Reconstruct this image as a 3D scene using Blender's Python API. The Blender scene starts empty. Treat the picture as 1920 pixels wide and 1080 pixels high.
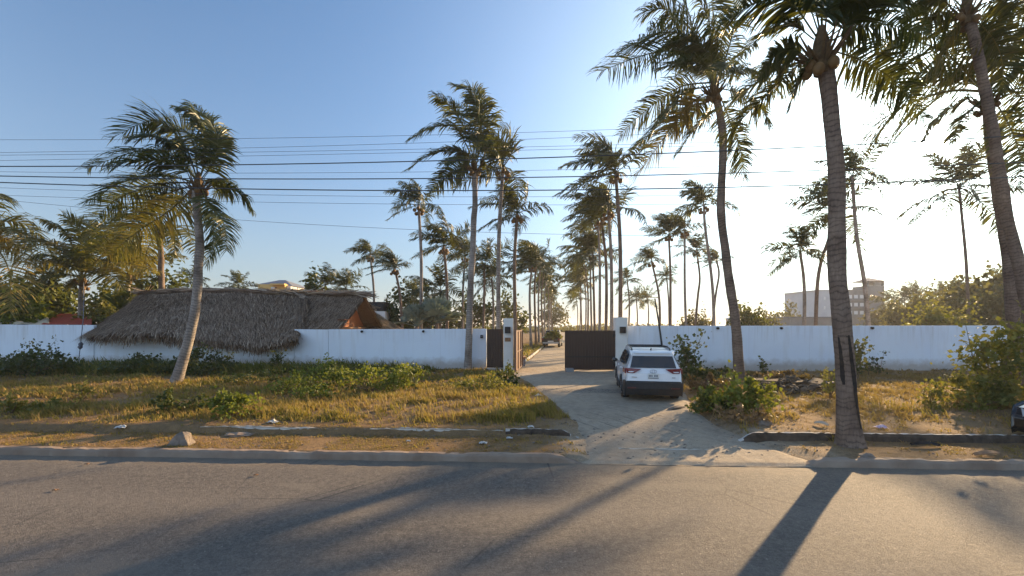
import bpy, bmesh, math, random
import numpy as np
from mathutils import Vector, Matrix

S = bpy.context.scene
COL = S.collection
R = math.radians
H, F = 2.75, 800.0            # camera height (m), focal length in pixels of a 1920 px wide frame

# ------------------------------------------------------------------ camera
cam_d = bpy.data.cameras.new("camera")
cam = bpy.data.objects.new("camera", cam_d)
COL.objects.link(cam)
cam.location = (0, 0, H)
cam.rotation_euler = (R(90), 0, 0)
cam_d.sensor_width = 36.0
cam_d.lens = F / 1920 * 36
cam_d.shift_y = 68 / 1920
cam_d.clip_end = 20000
S.camera = cam

# ------------------------------------------------------------------ sky and sun
SUN_AZ, SUN_EL = R(44.6), R(17.0)      # azimuth from +Y towards +X
sun_dir = Vector((math.sin(SUN_AZ) * math.cos(SUN_EL), math.cos(SUN_AZ) * math.cos(SUN_EL), math.sin(SUN_EL)))
W = bpy.data.worlds.new("World")
S.world = W
W.use_nodes = True
nt = W.node_tree
bg = nt.nodes["Background"]
sky = nt.nodes.new("ShaderNodeTexSky")
sky.sky_type = 'NISHITA'
sky.sun_disc = False
sky.sun_elevation = SUN_EL
sky.sun_rotation = SUN_AZ
sky.air_density = 1.0
sky.dust_density = 1.2
sky.ozone_density = 1.6
# aureole of forward scattered light round the sun, as a function of the angle to it
tc = nt.nodes.new("ShaderNodeTexCoord")
dot = nt.nodes.new("ShaderNodeVectorMath"); dot.operation = 'DOT_PRODUCT'
dot.inputs[1].default_value = sun_dir
nt.links.new(tc.outputs['Generated'], dot.inputs[0])
def wmath(op, a, b=None):
    n = nt.nodes.new("ShaderNodeMath"); n.operation = op
    for i, v in enumerate((a, b)):
        if v is None: continue
        if isinstance(v, (int, float)): n.inputs[i].default_value = v
        else: nt.links.new(v, n.inputs[i])
    return n.outputs[0]
cosm = wmath('MAXIMUM', dot.outputs['Value'], 0.0)
g1 = wmath('MULTIPLY', wmath('POWER', cosm, 5.0), 3.1)
g2 = wmath('MULTIPLY', wmath('POWER', cosm, 60.0), 7.0)
g3 = wmath('MULTIPLY', wmath('GREATER_THAN', cosm, math.cos(R(1.1))), 60.0)
gs = wmath('ADD', wmath('ADD', g1, g2), g3)
glow = nt.nodes.new("ShaderNodeVectorMath"); glow.operation = 'SCALE'
glow.inputs[0].default_value = (1.0, 0.97, 0.86)
nt.links.new(gs, glow.inputs['Scale'])
# light added to the unseen sky behind the camera, lifting the shaded wall
dot2 = nt.nodes.new("ShaderNodeVectorMath"); dot2.operation = 'DOT_PRODUCT'
dot2.inputs[1].default_value = (-math.sin(SUN_AZ), -math.cos(SUN_AZ), 0.0)
nt.links.new(tc.outputs['Generated'], dot2.inputs[0])
east_fill = nt.nodes.new("ShaderNodeVectorMath"); east_fill.operation = 'SCALE'
east_fill.inputs[0].default_value = (1.0, 1.25, 1.6)
nt.links.new(wmath('MULTIPLY', wmath('POWER', wmath('MAXIMUM', dot2.outputs['Value'], 0.0), 1.6), 2.8), east_fill.inputs['Scale'])
gsum = nt.nodes.new("ShaderNodeVectorMath"); gsum.operation = 'ADD'
nt.links.new(glow.outputs[0], gsum.inputs[0]); nt.links.new(east_fill.outputs[0], gsum.inputs[1])
addc = nt.nodes.new("ShaderNodeVectorMath"); addc.operation = 'ADD'
tintn = nt.nodes.new("ShaderNodeVectorMath"); tintn.operation = 'MULTIPLY'
tintn.inputs[1].default_value = (0.50, 0.80, 1.04)
nt.links.new(sky.outputs[0], tintn.inputs[0])
# pale haze low over the horizon
sep = nt.nodes.new("ShaderNodeSeparateXYZ"); nt.links.new(tc.outputs['Generated'], sep.inputs[0])
hz = wmath('MULTIPLY', wmath('POWER', 2.718, wmath('MULTIPLY', wmath('MAXIMUM', sep.outputs['Z'], 0.0), -3.6)), 0.95)
hmix = nt.nodes.new("ShaderNodeMix"); hmix.data_type = 'RGBA'
nt.links.new(hz, hmix.inputs[0]); nt.links.new(tintn.outputs[0], hmix.inputs[6]); hmix.inputs[7].default_value = (2.35, 2.6, 2.75, 1)
nt.links.new(hmix.outputs[2], addc.inputs[0]); nt.links.new(gsum.outputs[0], addc.inputs[1])
nt.links.new(addc.outputs[0], bg.inputs['Color'])
bg.inputs['Strength'].default_value = 0.085

sun_l = bpy.data.lights.new("sun", 'SUN')
sun_l.energy = 5.0
sun_l.angle = R(0.6)
sun_l.color = (1.0, 0.70, 0.38)
sun = bpy.data.objects.new("sun", sun_l)
COL.objects.link(sun)
sun.rotation_euler = sun_dir.to_track_quat('Z', 'Y').to_euler()

S.view_settings.view_transform = 'Standard'
S.view_settings.look = 'None'
S.view_settings.gamma = 1
S.view_settings.exposure = 1.35
S.cycles.use_denoising = True
S.cycles.max_bounces = 6
S.cycles.transparent_max_bounces = 8
S.cycles.sample_clamp_indirect = 6

# ------------------------------------------------------------------ helpers
LAND = 0.28
def P(px, py, Y): return np.array(((px - 960) / F * Y, Y, H + (608 - py) / F * Y))
def G(px, py, z=LAND):
    Y = (H - z) * F / (py - 608)
    return np.array(((px - 960) / F * Y, Y, z))
def kerb_y(x): return 8.47 - 0.047 * x

_tabs = {}
def vnoise(x, y, scale, seed=0):
    """smooth value noise 0..1 on numpy arrays"""
    if seed not in _tabs: _tabs[seed] = np.random.default_rng(seed + 77).random((64, 64))
    t = _tabs[seed]
    x = np.asarray(x, float) / scale; y = np.asarray(y, float) / scale
    xi = np.floor(x).astype(int); yi = np.floor(y).astype(int)
    fx = x - xi; fy = y - yi
    fx = fx * fx * (3 - 2 * fx); fy = fy * fy * (3 - 2 * fy)
    a = t[xi % 64, yi % 64]; b = t[(xi + 1) % 64, yi % 64]; c = t[xi % 64, (yi + 1) % 64]; d = t[(xi + 1) % 64, (yi + 1) % 64]
    return (a * (1 - fx) + b * fx) * (1 - fy) + (c * (1 - fx) + d * fx) * fy
def fbm(x, y, scale, seed=0):
    return (vnoise(x, y, scale, seed) + .5 * vnoise(x, y, scale / 2.1, seed + 1) + .25 * vnoise(x, y, scale / 4.3, seed + 2)) / 1.75
def sstep(a, b, x):
    t = np.clip((np.asarray(x, float) - a) / (b - a), 0, 1); return t * t * (3 - 2 * t)

ORG = {}
def tag(o, label=None, cat=None, group=None, kind=None):
    if label: o["label"] = label
    if cat: o["category"] = cat
    if group: o["group"] = group
    if kind: o["kind"] = kind
    return o
def thing(name, label, cat, loc=(0, 0, 0), group=None, rz=0.0):
    o = bpy.data.objects.new(name, None)
    o.empty_display_size = 0.3
    COL.objects.link(o)
    o.location = [float(c) for c in loc]; o.rotation_euler = (0, 0, rz)
    ORG[o.name] = np.array([float(c) for c in loc])
    return tag(o, label, cat, group)
def link(name, me, parent=None):
    o = bpy.data.objects.new(name, me); COL.objects.link(o)
    if parent is not None:
        o.parent = parent; ORG[o.name] = ORG[parent.name]
    else: ORG[o.name] = np.zeros(3)
    return o
def mesh(name, V, Fc, mat, attrs=None, smooth=False, mi=None):
    me = bpy.data.meshes.new(name)
    me.from_pydata(np.asarray(V, float).tolist(), [], Fc if isinstance(Fc, list) else Fc.tolist())
    for m in (mat if isinstance(mat, (list, tuple)) else [mat]): me.materials.append(m)
    if mi is not None: me.polygons.foreach_set('material_index', np.asarray(mi, dtype=np.int32))
    for k, a in (attrs or {}).items():
        me.attributes.new(k, 'FLOAT', 'POINT').data.foreach_set('value', np.asarray(a, dtype=np.float32))
    if smooth: me.polygons.foreach_set('use_smooth', np.ones(len(me.polygons), dtype=bool))
    me.update()
    return me
def mk(name, V, Fc, mat, parent=None, attrs=None, smooth=False, local=False, mi=None):
    V = np.asarray(V, float).reshape(-1, 3)
    if parent is not None and not local: V = V - ORG[parent.name]
    return link(name, mesh(name, V, Fc, mat, attrs, smooth, mi), parent)
class MB:
    def __init__(s): s.V = []; s.F = []; s.T = []; s.n = 0
    def add(s, V, Fc, t=0.0):
        V = np.asarray(V, float).reshape(-1, 3)
        n = s.n
        s.F.extend([[i + n for i in f] for f in (Fc.tolist() if hasattr(Fc, 'tolist') else Fc)])
        s.V.append(V); s.n += len(V)
        s.T.append(np.full(len(V), t) if np.isscalar(t) else np.asarray(t, float))
        return s
    def box(s, lo, hi, t=0.0):
        (a, b, c), (d, e, f) = lo, hi
        V = [(a, b, c), (d, b, c), (d, e, c), (a, e, c), (a, b, f), (d, b, f), (d, e, f), (a, e, f)]
        return s.add(V, [[3, 2, 1, 0], [4, 5, 6, 7], [0, 1, 5, 4], [1, 2, 6, 5], [2, 3, 7, 6], [3, 0, 4, 7]], t)
    def tube(s, pts, rad, n=8, t=0.0, cap=True):
        V, Fc, _ = tube(pts, rad, n, cap); return s.add(V, Fc, t)
    def out(s, name, mat, parent=None, smooth=False, local=False, bevel=0):
        o = mk(name, np.concatenate(s.V), s.F, mat, parent, {'tint': np.concatenate(s.T)}, smooth, local)
        if bevel: bev(o, bevel)
        return o
def bev(o, w, seg=2):
    m = o.modifiers.new("bevel", 'BEVEL'); m.width = w; m.segments = seg; m.limit_method = 'ANGLE'; m.angle_limit = R(35)
    return o
def unit(v):
    v = np.asarray(v, float); return v / (np.linalg.norm(v, axis=-1, keepdims=True) + 1e-9)
def tube(pts, rad, n=8, cap=True):
    pts = np.asarray(pts, float); m = len(pts)
    rad = np.broadcast_to(np.asarray(rad, float), (m,))
    T = unit(np.gradient(pts, axis=0))
    ref = np.array([1., 0, 0]) if abs(T[:, 0]).mean() < .8 else np.array([0, 0, 1.])
    A = unit(np.cross(T, ref)); B = np.cross(T, A)
    th = np.linspace(0, 2 * np.pi, n, endpoint=False)
    V = pts[:, None] + rad[:, None, None] * (np.cos(th)[None, :, None] * A[:, None] + np.sin(th)[None, :, None] * B[:, None])
    Fc = []
    for i in range(m - 1):
        for j in range(n):
            k = (j + 1) % n
            Fc.append([i * n + j, i * n + k, (i + 1) * n + k, (i + 1) * n + j])
    if cap: Fc += [list(range(n))[::-1], [(m - 1) * n + j for j in range(n)]]
    along = np.repeat(np.concatenate([[0], np.cumsum(np.linalg.norm(np.diff(pts, axis=0), axis=1))]), n)
    return V.reshape(-1, 3), Fc, along
def spline(ctrl, n):
    c = np.asarray(ctrl, float)
    if len(c) == 2: return c[0] + (c[1] - c[0]) * np.linspace(0, 1, n)[:, None]
    c = np.vstack([2 * c[0] - c[1], c, 2 * c[-1] - c[-2]])
    u = np.linspace(0, len(c) - 3 - 1e-6, n); i = u.astype(int); t = (u - i)[:, None]
    p0, p1, p2, p3 = c[i], c[i + 1], c[i + 2], c[i + 3]
    return .5 * (2 * p1 + (p2 - p0) * t + (2 * p0 - 5 * p1 + 4 * p2 - p3) * t ** 2 + (3 * p1 - p0 - 3 * p2 + p3) * t ** 3)
def sphere(c, r, seg=10, rings=7, squash=(1, 1, 1), jitter=0, rng=None):
    V = [[0, 0, 1]]
    for i in range(1, rings):
        a = np.pi * i / rings
        for j in range(seg):
            b = 2 * np.pi * j / seg
            V.append([math.sin(a) * math.cos(b), math.sin(a) * math.sin(b), math.cos(a)])
    V.append([0, 0, -1]); V = np.array(V)
    if jitter: V = V * (1 + jitter * (rng.random((len(V), 1)) - .5))
    Fc = [[0, 1 + j, 1 + (j + 1) % seg] for j in range(seg)]
    for i in range(rings - 2):
        for j in range(seg):
            a, b = 1 + i * seg + j, 1 + i * seg + (j + 1) % seg
            Fc.append([a, a + seg, b + seg, b])
    L = len(V) - 1; o = 1 + (rings - 2) * seg
    Fc += [[L, o + (j + 1) % seg, o + j] for j in range(seg)]
    return np.asarray(c) + V * r * np.asarray(squash), Fc

# ------------------------------------------------------------------ materials
class NT:
    def __init__(s, name):
        s.m = bpy.data.materials.new(name); s.m.use_nodes = True
        s.t = s.m.node_tree; s.n = s.t.nodes; s.b = s.n["Principled BSDF"]; s.out = s.n["Material Output"]
        s.tc = s.n.new("ShaderNodeTexCoord")
    def link(s, a, b): s.t.links.new(a, b)
    def inp(s, sock, v):
        if hasattr(v, 'is_output'): s.link(v, sock)
        elif isinstance(v, (tuple, list)) and len(v) == 3 and sock.type == 'RGBA': sock.default_value = (*v, 1)
        else: sock.default_value = v
    def coord(s, scale=(1, 1, 1), src='Object'):
        mp = s.n.new("ShaderNodeMapping"); mp.inputs['Scale'].default_value = scale
        s.link(s.tc.outputs[src], mp.inputs['Vector']); return mp.outputs[0]
    def noise(s, scale, detail=4, rough=.55, vec=None, dist=0):
        n = s.n.new("ShaderNodeTexNoise"); n.inputs['Scale'].default_value = scale; n.inputs['Detail'].default_value = detail
        n.inputs['Roughness'].default_value = rough; n.inputs['Distortion'].default_value = dist
        s.link(vec if vec is not None else s.tc.outputs['Object'], n.inputs['Vector']); return n.outputs['Fac']
    def vor(s, scale, vec=None, feature='F1', out='Distance'):
        n = s.n.new("ShaderNodeTexVoronoi"); n.feature = feature; n.inputs['Scale'].default_value = scale
        s.link(vec if vec is not None else s.tc.outputs['Object'], n.inputs['Vector']); return n.outputs[out]
    def ramp(s, fac, stops):
        n = s.n.new("ShaderNodeValToRGB"); e = n.color_ramp.elements
        while len(e) < len(stops): e.new(.5)
        for k, (p, c) in zip(e, stops):
            k.position = p; k.color = (*c, 1) if isinstance(c, (tuple, list)) else (c, c, c, 1)
        s.link(fac, n.inputs[0]); return n.outputs[0]
    def mix(s, fac, a, b, mode='MIX'):
        n = s.n.new("ShaderNodeMix"); n.data_type = 'RGBA'; n.blend_type = mode
        s.inp(n.inputs[0], fac); s.inp(n.inputs[6], a); s.inp(n.inputs[7], b); return n.outputs[2]
    def math(s, op, a, b=0.0):
        n = s.n.new("ShaderNodeMath"); n.operation = op; s.inp(n.inputs[0], a); s.inp(n.inputs[1], b); return n.outputs[0]
    def attr(s, name):
        n = s.n.new("ShaderNodeAttribute"); n.attribute_name = name; return n.outputs['Fac']
    def bump(s, h, strength=.3, dist=.02):
        n = s.n.new("ShaderNodeBump"); n.inputs['Strength'].default_value = strength; n.inputs['Distance'].default_value = dist
        s.link(h, n.inputs['Height']); s.link(n.outputs[0], s.b.inputs['Normal']); return n.outputs[0]
    def done(s, color=None, rough=.8, metal=0, spec=.3):
        if color is not None: s.inp(s.b.inputs['Base Color'], color)
        s.inp(s.b.inputs['Roughness'], rough); s.b.inputs['Metallic'].default_value = metal
        s.b.inputs['Specular IOR Level'].default_value = spec
        return s.m

def m_plain(name, c1, c2, scale=4, rough=.8, bump=.15, metal=0, spec=.3):
    t = NT(name); f = t.noise(scale, 5)
    col = t.mix(t.ramp(f, [(.3, 0.0), (.7, 1.0)]), c1, c2)
    if bump: t.bump(t.noise(scale * 6, 4), bump, .02)
    return t.done(col, rough, metal, spec)
def m_leaf(name, ca, cb, trans=.35, cc=None, rough=.55):
    """ca -> cb along the tint attribute; cc is the colour at tint 1 (dry)"""
    t = NT(name); a = t.attr('tint')
    col = t.ramp(a, [(0, ca), (.6, cb), (1, cc or cb)])
    nz = t.noise(1.3, 3)
    col = t.mix(t.math('MULTIPLY', nz, .5), col, t.mix(.5, col, ca, 'MULTIPLY'))
    t.done(col, rough, 0, .35)
    tr = t.n.new("ShaderNodeBsdfTranslucent"); t.link(t.mix(.35, col, (.35, .33, .02)), tr.inputs[0])
    mx = t.n.new("ShaderNodeMixShader"); mx.inputs[0].default_value = trans
    t.link(t.b.outputs[0], mx.inputs[1]); t.link(tr.outputs[0], mx.inputs[2]); t.link(mx.outputs[0], t.out.inputs[0])
    return t.m
def m_trunk(name, dark, light):
    t = NT(name); al = t.attr('along')
    nz = t.noise(3, 5)
    ph = t.math('ADD', t.math('MULTIPLY', al, 8.5), t.math('MULTIPLY', nz, 3.2))
    saw = t.math('FRACT', ph)
    ring = t.ramp(saw, [(0, .30), (.18, .85), (.45, 1.0), (.8, .9), (1, .35)])
    fine = t.noise(1, 5, .7, t.coord((30, 30, 6)))
    base = t.mix(t.ramp(t.noise(1.6, 4), [(.35, 0.0), (.7, 1.0)]), dark, light)
    base = t.mix(t.math('MULTIPLY', t.ramp(t.noise(1.1, 3), [(.35, .45), (.65, 1.0)]), .9), base, t.mix(1.0, base, ring, 'MULTIPLY'))
    base = t.mix(.5, base, t.mix(1.0, base, t.ramp(fine, [(.3, .45), (.65, 1.25)]), 'MULTIPLY'))
    t.bump(t.math('ADD', saw, t.math('MULTIPLY', fine, .8)), .5, .03)
    return t.done(base, .9, 0, .15)

def m_asphalt():
    t = NT("asphalt")
    fine = t.noise(55, 3, .7); sp = t.vor(30); sp2 = t.vor(110); big = t.noise(.35, 4); mid = t.noise(2.2, 5, .65)
    c = t.mix(t.ramp(big, [(.3, 0.0), (.7, 1.0)]), (.135, .118, .10), (.18, .155, .128))
    c = t.mix(t.ramp(mid, [(.35, 0.0), (.75, .6)]), c, (.095, .088, .082))
    c = t.mix(t.ramp(fine, [(.35, .6), (.65, 0.0)]), c, (.06, .056, .054))
    g3 = t.noise(130, 2, .8); g4 = t.noise(24, 4, .75)
    c = t.mix(t.ramp(g3, [(.40, 0.0), (.62, .75)]), c, (.29, .25, .21))
    c = t.mix(t.ramp(g4, [(.40, .55), (.58, 0.0)]), c, (.055, .05, .047))
    mot = t.noise(9, 5, .7)
    c = t.mix(t.ramp(mot, [(.34, .65), (.52, 0.0)]), c, (.075, .068, .062))
    c = t.mix(t.ramp(mot, [(.54, 0.0), (.72, .55)]), c, (.24, .21, .175))
    big_st = t.vor(17); bsel = t.ramp(t.vor(17, out='Color'), [(.78, 0.0), (.82, 1.0)])
    c = t.mix(t.math('MULTIPLY', t.ramp(big_st, [(0, .8), (.16, .8), (.24, 0.0)]), bsel), c, (.33, .29, .245))
    grain = t.ramp(sp, [(.0, 1.0), (.13, 1.0), (.20, 0.0)])
    sel = t.ramp(t.vor(30, out='Color'), [(.74, 0.0), (.80, 1.0)])
    c = t.mix(t.math('MULTIPLY', t.math('MULTIPLY', grain, sel), t.ramp(mid, [(.4, .15), (.65, .9)])), c, (.40, .36, .31))
    # polished wheel lanes and a few old patches
    yy = t.n.new("ShaderNodeSeparateXYZ"); t.link(t.tc.outputs['Object'], yy.inputs[0])
    vv = t.math('ADD', t.math('ADD', yy.outputs['Y'], t.math('MULTIPLY', yy.outputs['X'], .047)), t.math('MULTIPLY', big, .5))
    lane = t.ramp(t.math('DIVIDE', vv, 10.0), [(.40, 0.0), (.47, 1.0), (.54, 0.0), (.60, 0.0), (.66, 1.0), (.73, 0.0)])
    c = t.mix(t.math('MULTIPLY', lane, .28), c, (.23, .20, .17))
    pat = t.ramp(t.noise(.55, 3, .5, t.coord((.6, 1.4, 1))), [(.60, 0.0), (.63, 1.0)])
    c = t.mix(t.math('MULTIPLY', pat, .5), c, (.20, .175, .145))
    # sand washed over the edge by the kerb and worn pits
    g = t.n.new("ShaderNodeSeparateXYZ"); t.link(t.tc.outputs['Object'], g.inputs[0])
    v = t.math('SUBTRACT', t.math('ADD', g.outputs['Y'], t.math('MULTIPLY', g.outputs['X'], .047)), 8.47)
    edge = t.ramp(t.math('ADD', v, t.math('MULTIPLY', mid, 1.3)), [(.0, 0.0), (.75, 1.0)])
    c = t.mix(t.math('MULTIPLY', edge, .75), c, (.27, .22, .16))
    crack = t.ramp(t.vor(.55, t.coord((1, 1.6, 1)), 'DISTANCE_TO_EDGE'), [(0, 1.0), (.010, 0.0)])
    c = t.mix(t.math('MULTIPLY', t.math('MULTIPLY', crack, t.ramp(big, [(.5, 0.0), (.6, 1.0)])), .7), c, (.03, .03, .03))
    h = t.math('ADD', t.math('MULTIPLY', fine, 1.0), t.math('MULTIPLY', t.ramp(sp2, [(0, 1.0), (.5, 0.0)]), .9))
    t.bump(t.math('ADD', h, t.math('MULTIPLY', g4, 1.2)), .9, .014)
    return t.done(c, .78, 0, .25)
def m_ground():
    t = NT("dry_earth")
    a = t.noise(.5, 5); b = t.noise(4, 6, .7); f = t.noise(40, 4, .7)
    c = t.mix(t.ramp(a, [(.35, 0.0), (.65, 1.0)]), (.25, .15, .068), (.36, .235, .12))
    c = t.mix(t.ramp(b, [(.4, 0.0), (.7, .8)]), c, (.12, .08, .045))
    c = t.mix(t.ramp(f, [(.4, .7), (.6, 0.0)]), c, (.16, .11, .065))
    g = t.n.new("ShaderNodeSeparateXYZ"); t.link(t.tc.outputs['Object'], g.inputs[0])
    wx = t.math('ADD', g.outputs['X'], t.math('MULTIPLY', b, 1.6)); wy = t.math('ADD', g.outputs['Y'], t.math('MULTIPLY', b, 1.4))
    zx = t.ramp(t.math('DIVIDE', wx, 10.0), [(.16, 0.0), (.22, 1.0), (.62, 1.0), (.78, 0.0)])
    zy = t.ramp(t.math('DIVIDE', wy, 20.0), [(.53, 1.0), (.60, 0.0)])
    sand = t.mix(t.ramp(b, [(.4, 0.0), (.65, 1.0)]), (.46, .37, .26), (.30, .24, .17))
    sand = t.mix(t.ramp(f, [(.4, .6), (.6, 0.0)]), sand, (.20, .165, .125))
    c = t.mix(t.math('MULTIPLY', zx, zy), c, sand)
    t.bump(t.math('ADD', b, t.math('MULTIPLY', f, .6)), .8, .05)
    return t.done(c, .95, 0, .1)
def m_drive():
    t = NT("sandy_concrete")
    a = t.noise(.8, 5); b = t.noise(6, 6, .7); f = t.noise(45, 4, .7)
    c = t.mix(t.ramp(a, [(.3, 0.0), (.7, 1.0)]), (.35, .285, .21), (.46, .385, .29))
    c = t.mix(t.ramp(b, [(.42, 0.0), (.66, .85)]), c, (.25, .20, .145))
    sd = t.noise(1.7, 5, .65)
    c = t.mix(t.ramp(sd, [(.48, 0.0), (.62, .8)]), c, (.43, .345, .245))
    c = t.mix(t.ramp(f, [(.35, .6), (.6, 0.0)]), c, (.22, .19, .15))
    g = t.n.new("ShaderNodeSeparateXYZ"); t.link(t.tc.outputs['Object'], g.inputs[0])
    # grooves drawn in the slab, diagonal
    d = t.math('ADD', t.math('MULTIPLY', g.outputs['X'], .82), t.math('MULTIPLY', g.outputs['Y'], .57))
    d = t.math('FRACT', t.math('ADD', t.math('MULTIPLY', d, 2.3), t.math('MULTIPLY', b, .22)))
    gr = t.ramp(d, [(0, 1.0), (.10, 0.0), (.93, 0.0), (1, 1.0)])
    zone = t.ramp(g.outputs['Y'], [(0, 0.0), (1, 0.0)])
    zn = t.math('MULTIPLY', t.ramp(t.math('DIVIDE', g.outputs['Y'], 30.0), [(.325, 0.0), (.345, 1.0), (.385, 1.0), (.44, .12)]), t.ramp(a, [(.38, .3), (.55, 1.0)]))
    gr = t.math('MULTIPLY', t.math('MULTIPLY', gr, zn), t.ramp(sd, [(.45, 1.0), (.6, .1)]))
    c = t.mix(t.math('MULTIPLY', gr, .75), c, (.12, .10, .08))
    # band of cobbles across the drive
    y2 = t.math('ADD', g.outputs['Y'], t.math('MULTIPLY', g.outputs['X'], .10))
    band = t.ramp(t.math('DIVIDE', y2, 30.0), [(.518, 0.0), (.522, 1.0), (.552, 1.0), (.556, 0.0)])
    cob = t.vor(6.5, None, 'DISTANCE_TO_EDGE')
    cc = t.mix(t.ramp(cob, [(0, 0.0), (.09, 1.0)]), (.09, .075, .06), (.27, .235, .19))
    c = t.mix(band, c, cc)
    h = t.math('SUBTRACT', t.math('ADD', t.math('MULTIPLY', f, .8), t.math('MULTIPLY', b, 1.3)), t.math('MULTIPLY', gr, 1.4))
    h = t.math('ADD', h, t.math('MULTIPLY', band, t.ramp(cob, [(0, 0.0), (.12, 1.0)])))
    t.bump(h, .7, .03)
    return t.done(c, .9, 0, .2)
def m_wall():
    t = NT("white_paint")
    g = t.n.new("ShaderNodeSeparateXYZ"); t.link(t.tc.outputs['Object'], g.inputs[0])
    a = t.noise(.6, 5); st = t.noise(1, 5, .6, t.coord((2.2, 2.2, .35)))
    c = t.mix(t.ramp(a, [(.3, 0.0), (.7, 1.0)]), (.74, .80, .88), (.79, .85, .90))
    c = t.mix(t.math('MULTIPLY', t.ramp(st, [(.52, 0.0), (.75, 1.0)]), .35), c, (.60, .58, .54))
    pt = t.vor(.42, t.coord((1, 1, 1.6)), out='Color')
    c = t.mix(t.math('MULTIPLY', t.ramp(pt, [(.6, 0.0), (.64, .5)]), .18), c, (.66, .70, .74))
    jt = t.math('FRACT', t.math('MULTIPLY', g.outputs['X'], .31))
    c = t.mix(t.math('MULTIPLY', t.ramp(jt, [(0, 1.0), (.008, 0.0)]), .5), c, (.5, .5, .5))
    top = t.math('MULTIPLY', t.ramp(t.math('SUBTRACT', g.outputs['Z'], 1.2), [(.1, 0.0), (.95, 1.0)]), t.ramp(t.noise(1, 4, .65, t.coord((5, 5, .25))), [(.5, 0.0), (.72, 1.0)]))
    c = t.mix(t.math('MULTIPLY', top, .45), c, (.45, .43, .40))
    low = t.ramp(t.math('ADD', g.outputs['Z'], t.math('MULTIPLY', t.noise(3, 4), -.5)), [(0, 1.0), (.42, 0.0)])
    c = t.mix(t.math('MULTIPLY', low, .75), c, (.36, .29, .22))
    t.bump(t.noise(9, 5, .6), .12, .02)
    return t.done(c, .8, 0, .25)
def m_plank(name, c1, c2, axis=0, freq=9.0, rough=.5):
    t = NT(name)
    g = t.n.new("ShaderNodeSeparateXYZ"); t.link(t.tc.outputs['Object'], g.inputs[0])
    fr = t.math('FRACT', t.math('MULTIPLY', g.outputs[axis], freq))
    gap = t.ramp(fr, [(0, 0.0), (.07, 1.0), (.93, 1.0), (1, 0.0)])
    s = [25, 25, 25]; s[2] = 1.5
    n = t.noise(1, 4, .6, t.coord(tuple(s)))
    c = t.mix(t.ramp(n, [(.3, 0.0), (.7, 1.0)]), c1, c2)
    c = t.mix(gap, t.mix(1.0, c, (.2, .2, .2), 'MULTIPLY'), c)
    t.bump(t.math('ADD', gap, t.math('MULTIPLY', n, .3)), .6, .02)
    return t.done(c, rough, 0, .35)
def m_thatch(name, c1, c2, c3):
    t = NT(name); a = t.attr('tint'); n = t.noise(9, 4, .7); b = t.noise(.8, 4)
    c = t.ramp(a, [(0, c1), (.5, c2), (1, c3)])
    c = t.mix(t.math('MULTIPLY', t.ramp(n, [(.35, 1.0), (.6, 0.0)]), .5), c, t.mix(1.0, c, (.35, .33, .32), 'MULTIPLY'))
    c = t.mix(t.math('MULTIPLY', t.ramp(b, [(.4, 0.0), (.65, 1.0)]), .4), c, t.mix(1.0, c, (.6, .55, .5), 'MULTIPLY'))
    t.bump(n, .6, .05)
    return t.done(c, .95, 0, .1)

M = {}
M['asphalt'] = m_asphalt(); M['ground'] = m_ground(); M['drive'] = m_drive(); M['wall'] = m_wall()
M['kerb'] = m_plain("kerb_concrete", (.19, .125, .085), (.33, .26, .20), 1.2, .9, .5)
M['inner_kerb'] = m_plain("pale_concrete", (.36, .33, .29), (.52, .48, .43), 5, .9, .4)
M['pale'] = m_plain('worn_concrete_line', (.46, .42, .36), (.58, .53, .46), 6, .9, .3)
M['kerb_face'] = m_plain('shade_and_soil_concrete', (.035, .026, .019), (.11, .082, .06), 4, .95, .5)  # inner kerb sides: shade painted in as near-black colour, with some soil
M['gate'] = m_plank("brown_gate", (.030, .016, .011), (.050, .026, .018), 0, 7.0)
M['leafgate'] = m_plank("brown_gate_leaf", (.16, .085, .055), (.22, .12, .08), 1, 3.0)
M['pillar'] = m_plain("cream_plaster", (.66, .64, .59), (.74, .72, .67), 2, .85, .15)
M['black'] = m_plain("black_metal", (.012, .012, .013), (.022, .021, .02), 6, .45, .05)
M['cable'] = m_plain("black_cable", (.045, .055, .065), (.06, .07, .08), 4, .7, 0)
M['trunk'] = m_trunk("palm_bark", (.20, .165, .14), (.42, .37, .325))
M['trunk_dark'] = m_trunk("dark_palm_bark", (.15, .105, .08), (.27, .20, .155))
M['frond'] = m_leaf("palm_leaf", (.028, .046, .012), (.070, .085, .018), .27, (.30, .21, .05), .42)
M['frond_yellow'] = m_leaf("yellow_palm_leaf", (.055, .068, .013), (.18, .15, .022), .34, (.34, .23, .05), .42)  # yellower leaf for the palms above the left walls
M['frond_far'] = m_leaf("far_palm_leaf", (.022, .038, .012), (.055, .070, .018), .24, (.24, .18, .06), .5)
M['rachis'] = m_plain("palm_stalk", (.16, .13, .035), (.25, .18, .06), 5, .6, 0)
M['fibre'] = m_plain("palm_fibre", (.085, .055, .028), (.16, .10, .045), 12, .9, .5)
M['coconut'] = m_plain("coconut_husk", (.13, .075, .025), (.22, .12, .045), 6, .6, .1)
M['leaf'] = m_leaf("broad_leaf", (.022, .042, .011), (.075, .105, .02), .3, (.20, .20, .035), .45)
M['leaf_dark'] = m_leaf("dark_weed_leaf", (.022, .038, .012), (.05, .075, .018), .25)
M['leaf_bright'] = m_leaf("bright_weed_leaf", (.055, .095, .015), (.18, .22, .026), .42, (.26, .25, .04))
M['leaf_yellow'] = m_leaf("yellowish_leaf", (.085, .10, .022), (.19, .18, .035), .4, (.28, .21, .05))
M['leaf_blue'] = m_leaf("blue_grey_leaf", (.12, .17, .15), (.20, .26, .23), .2)
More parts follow.
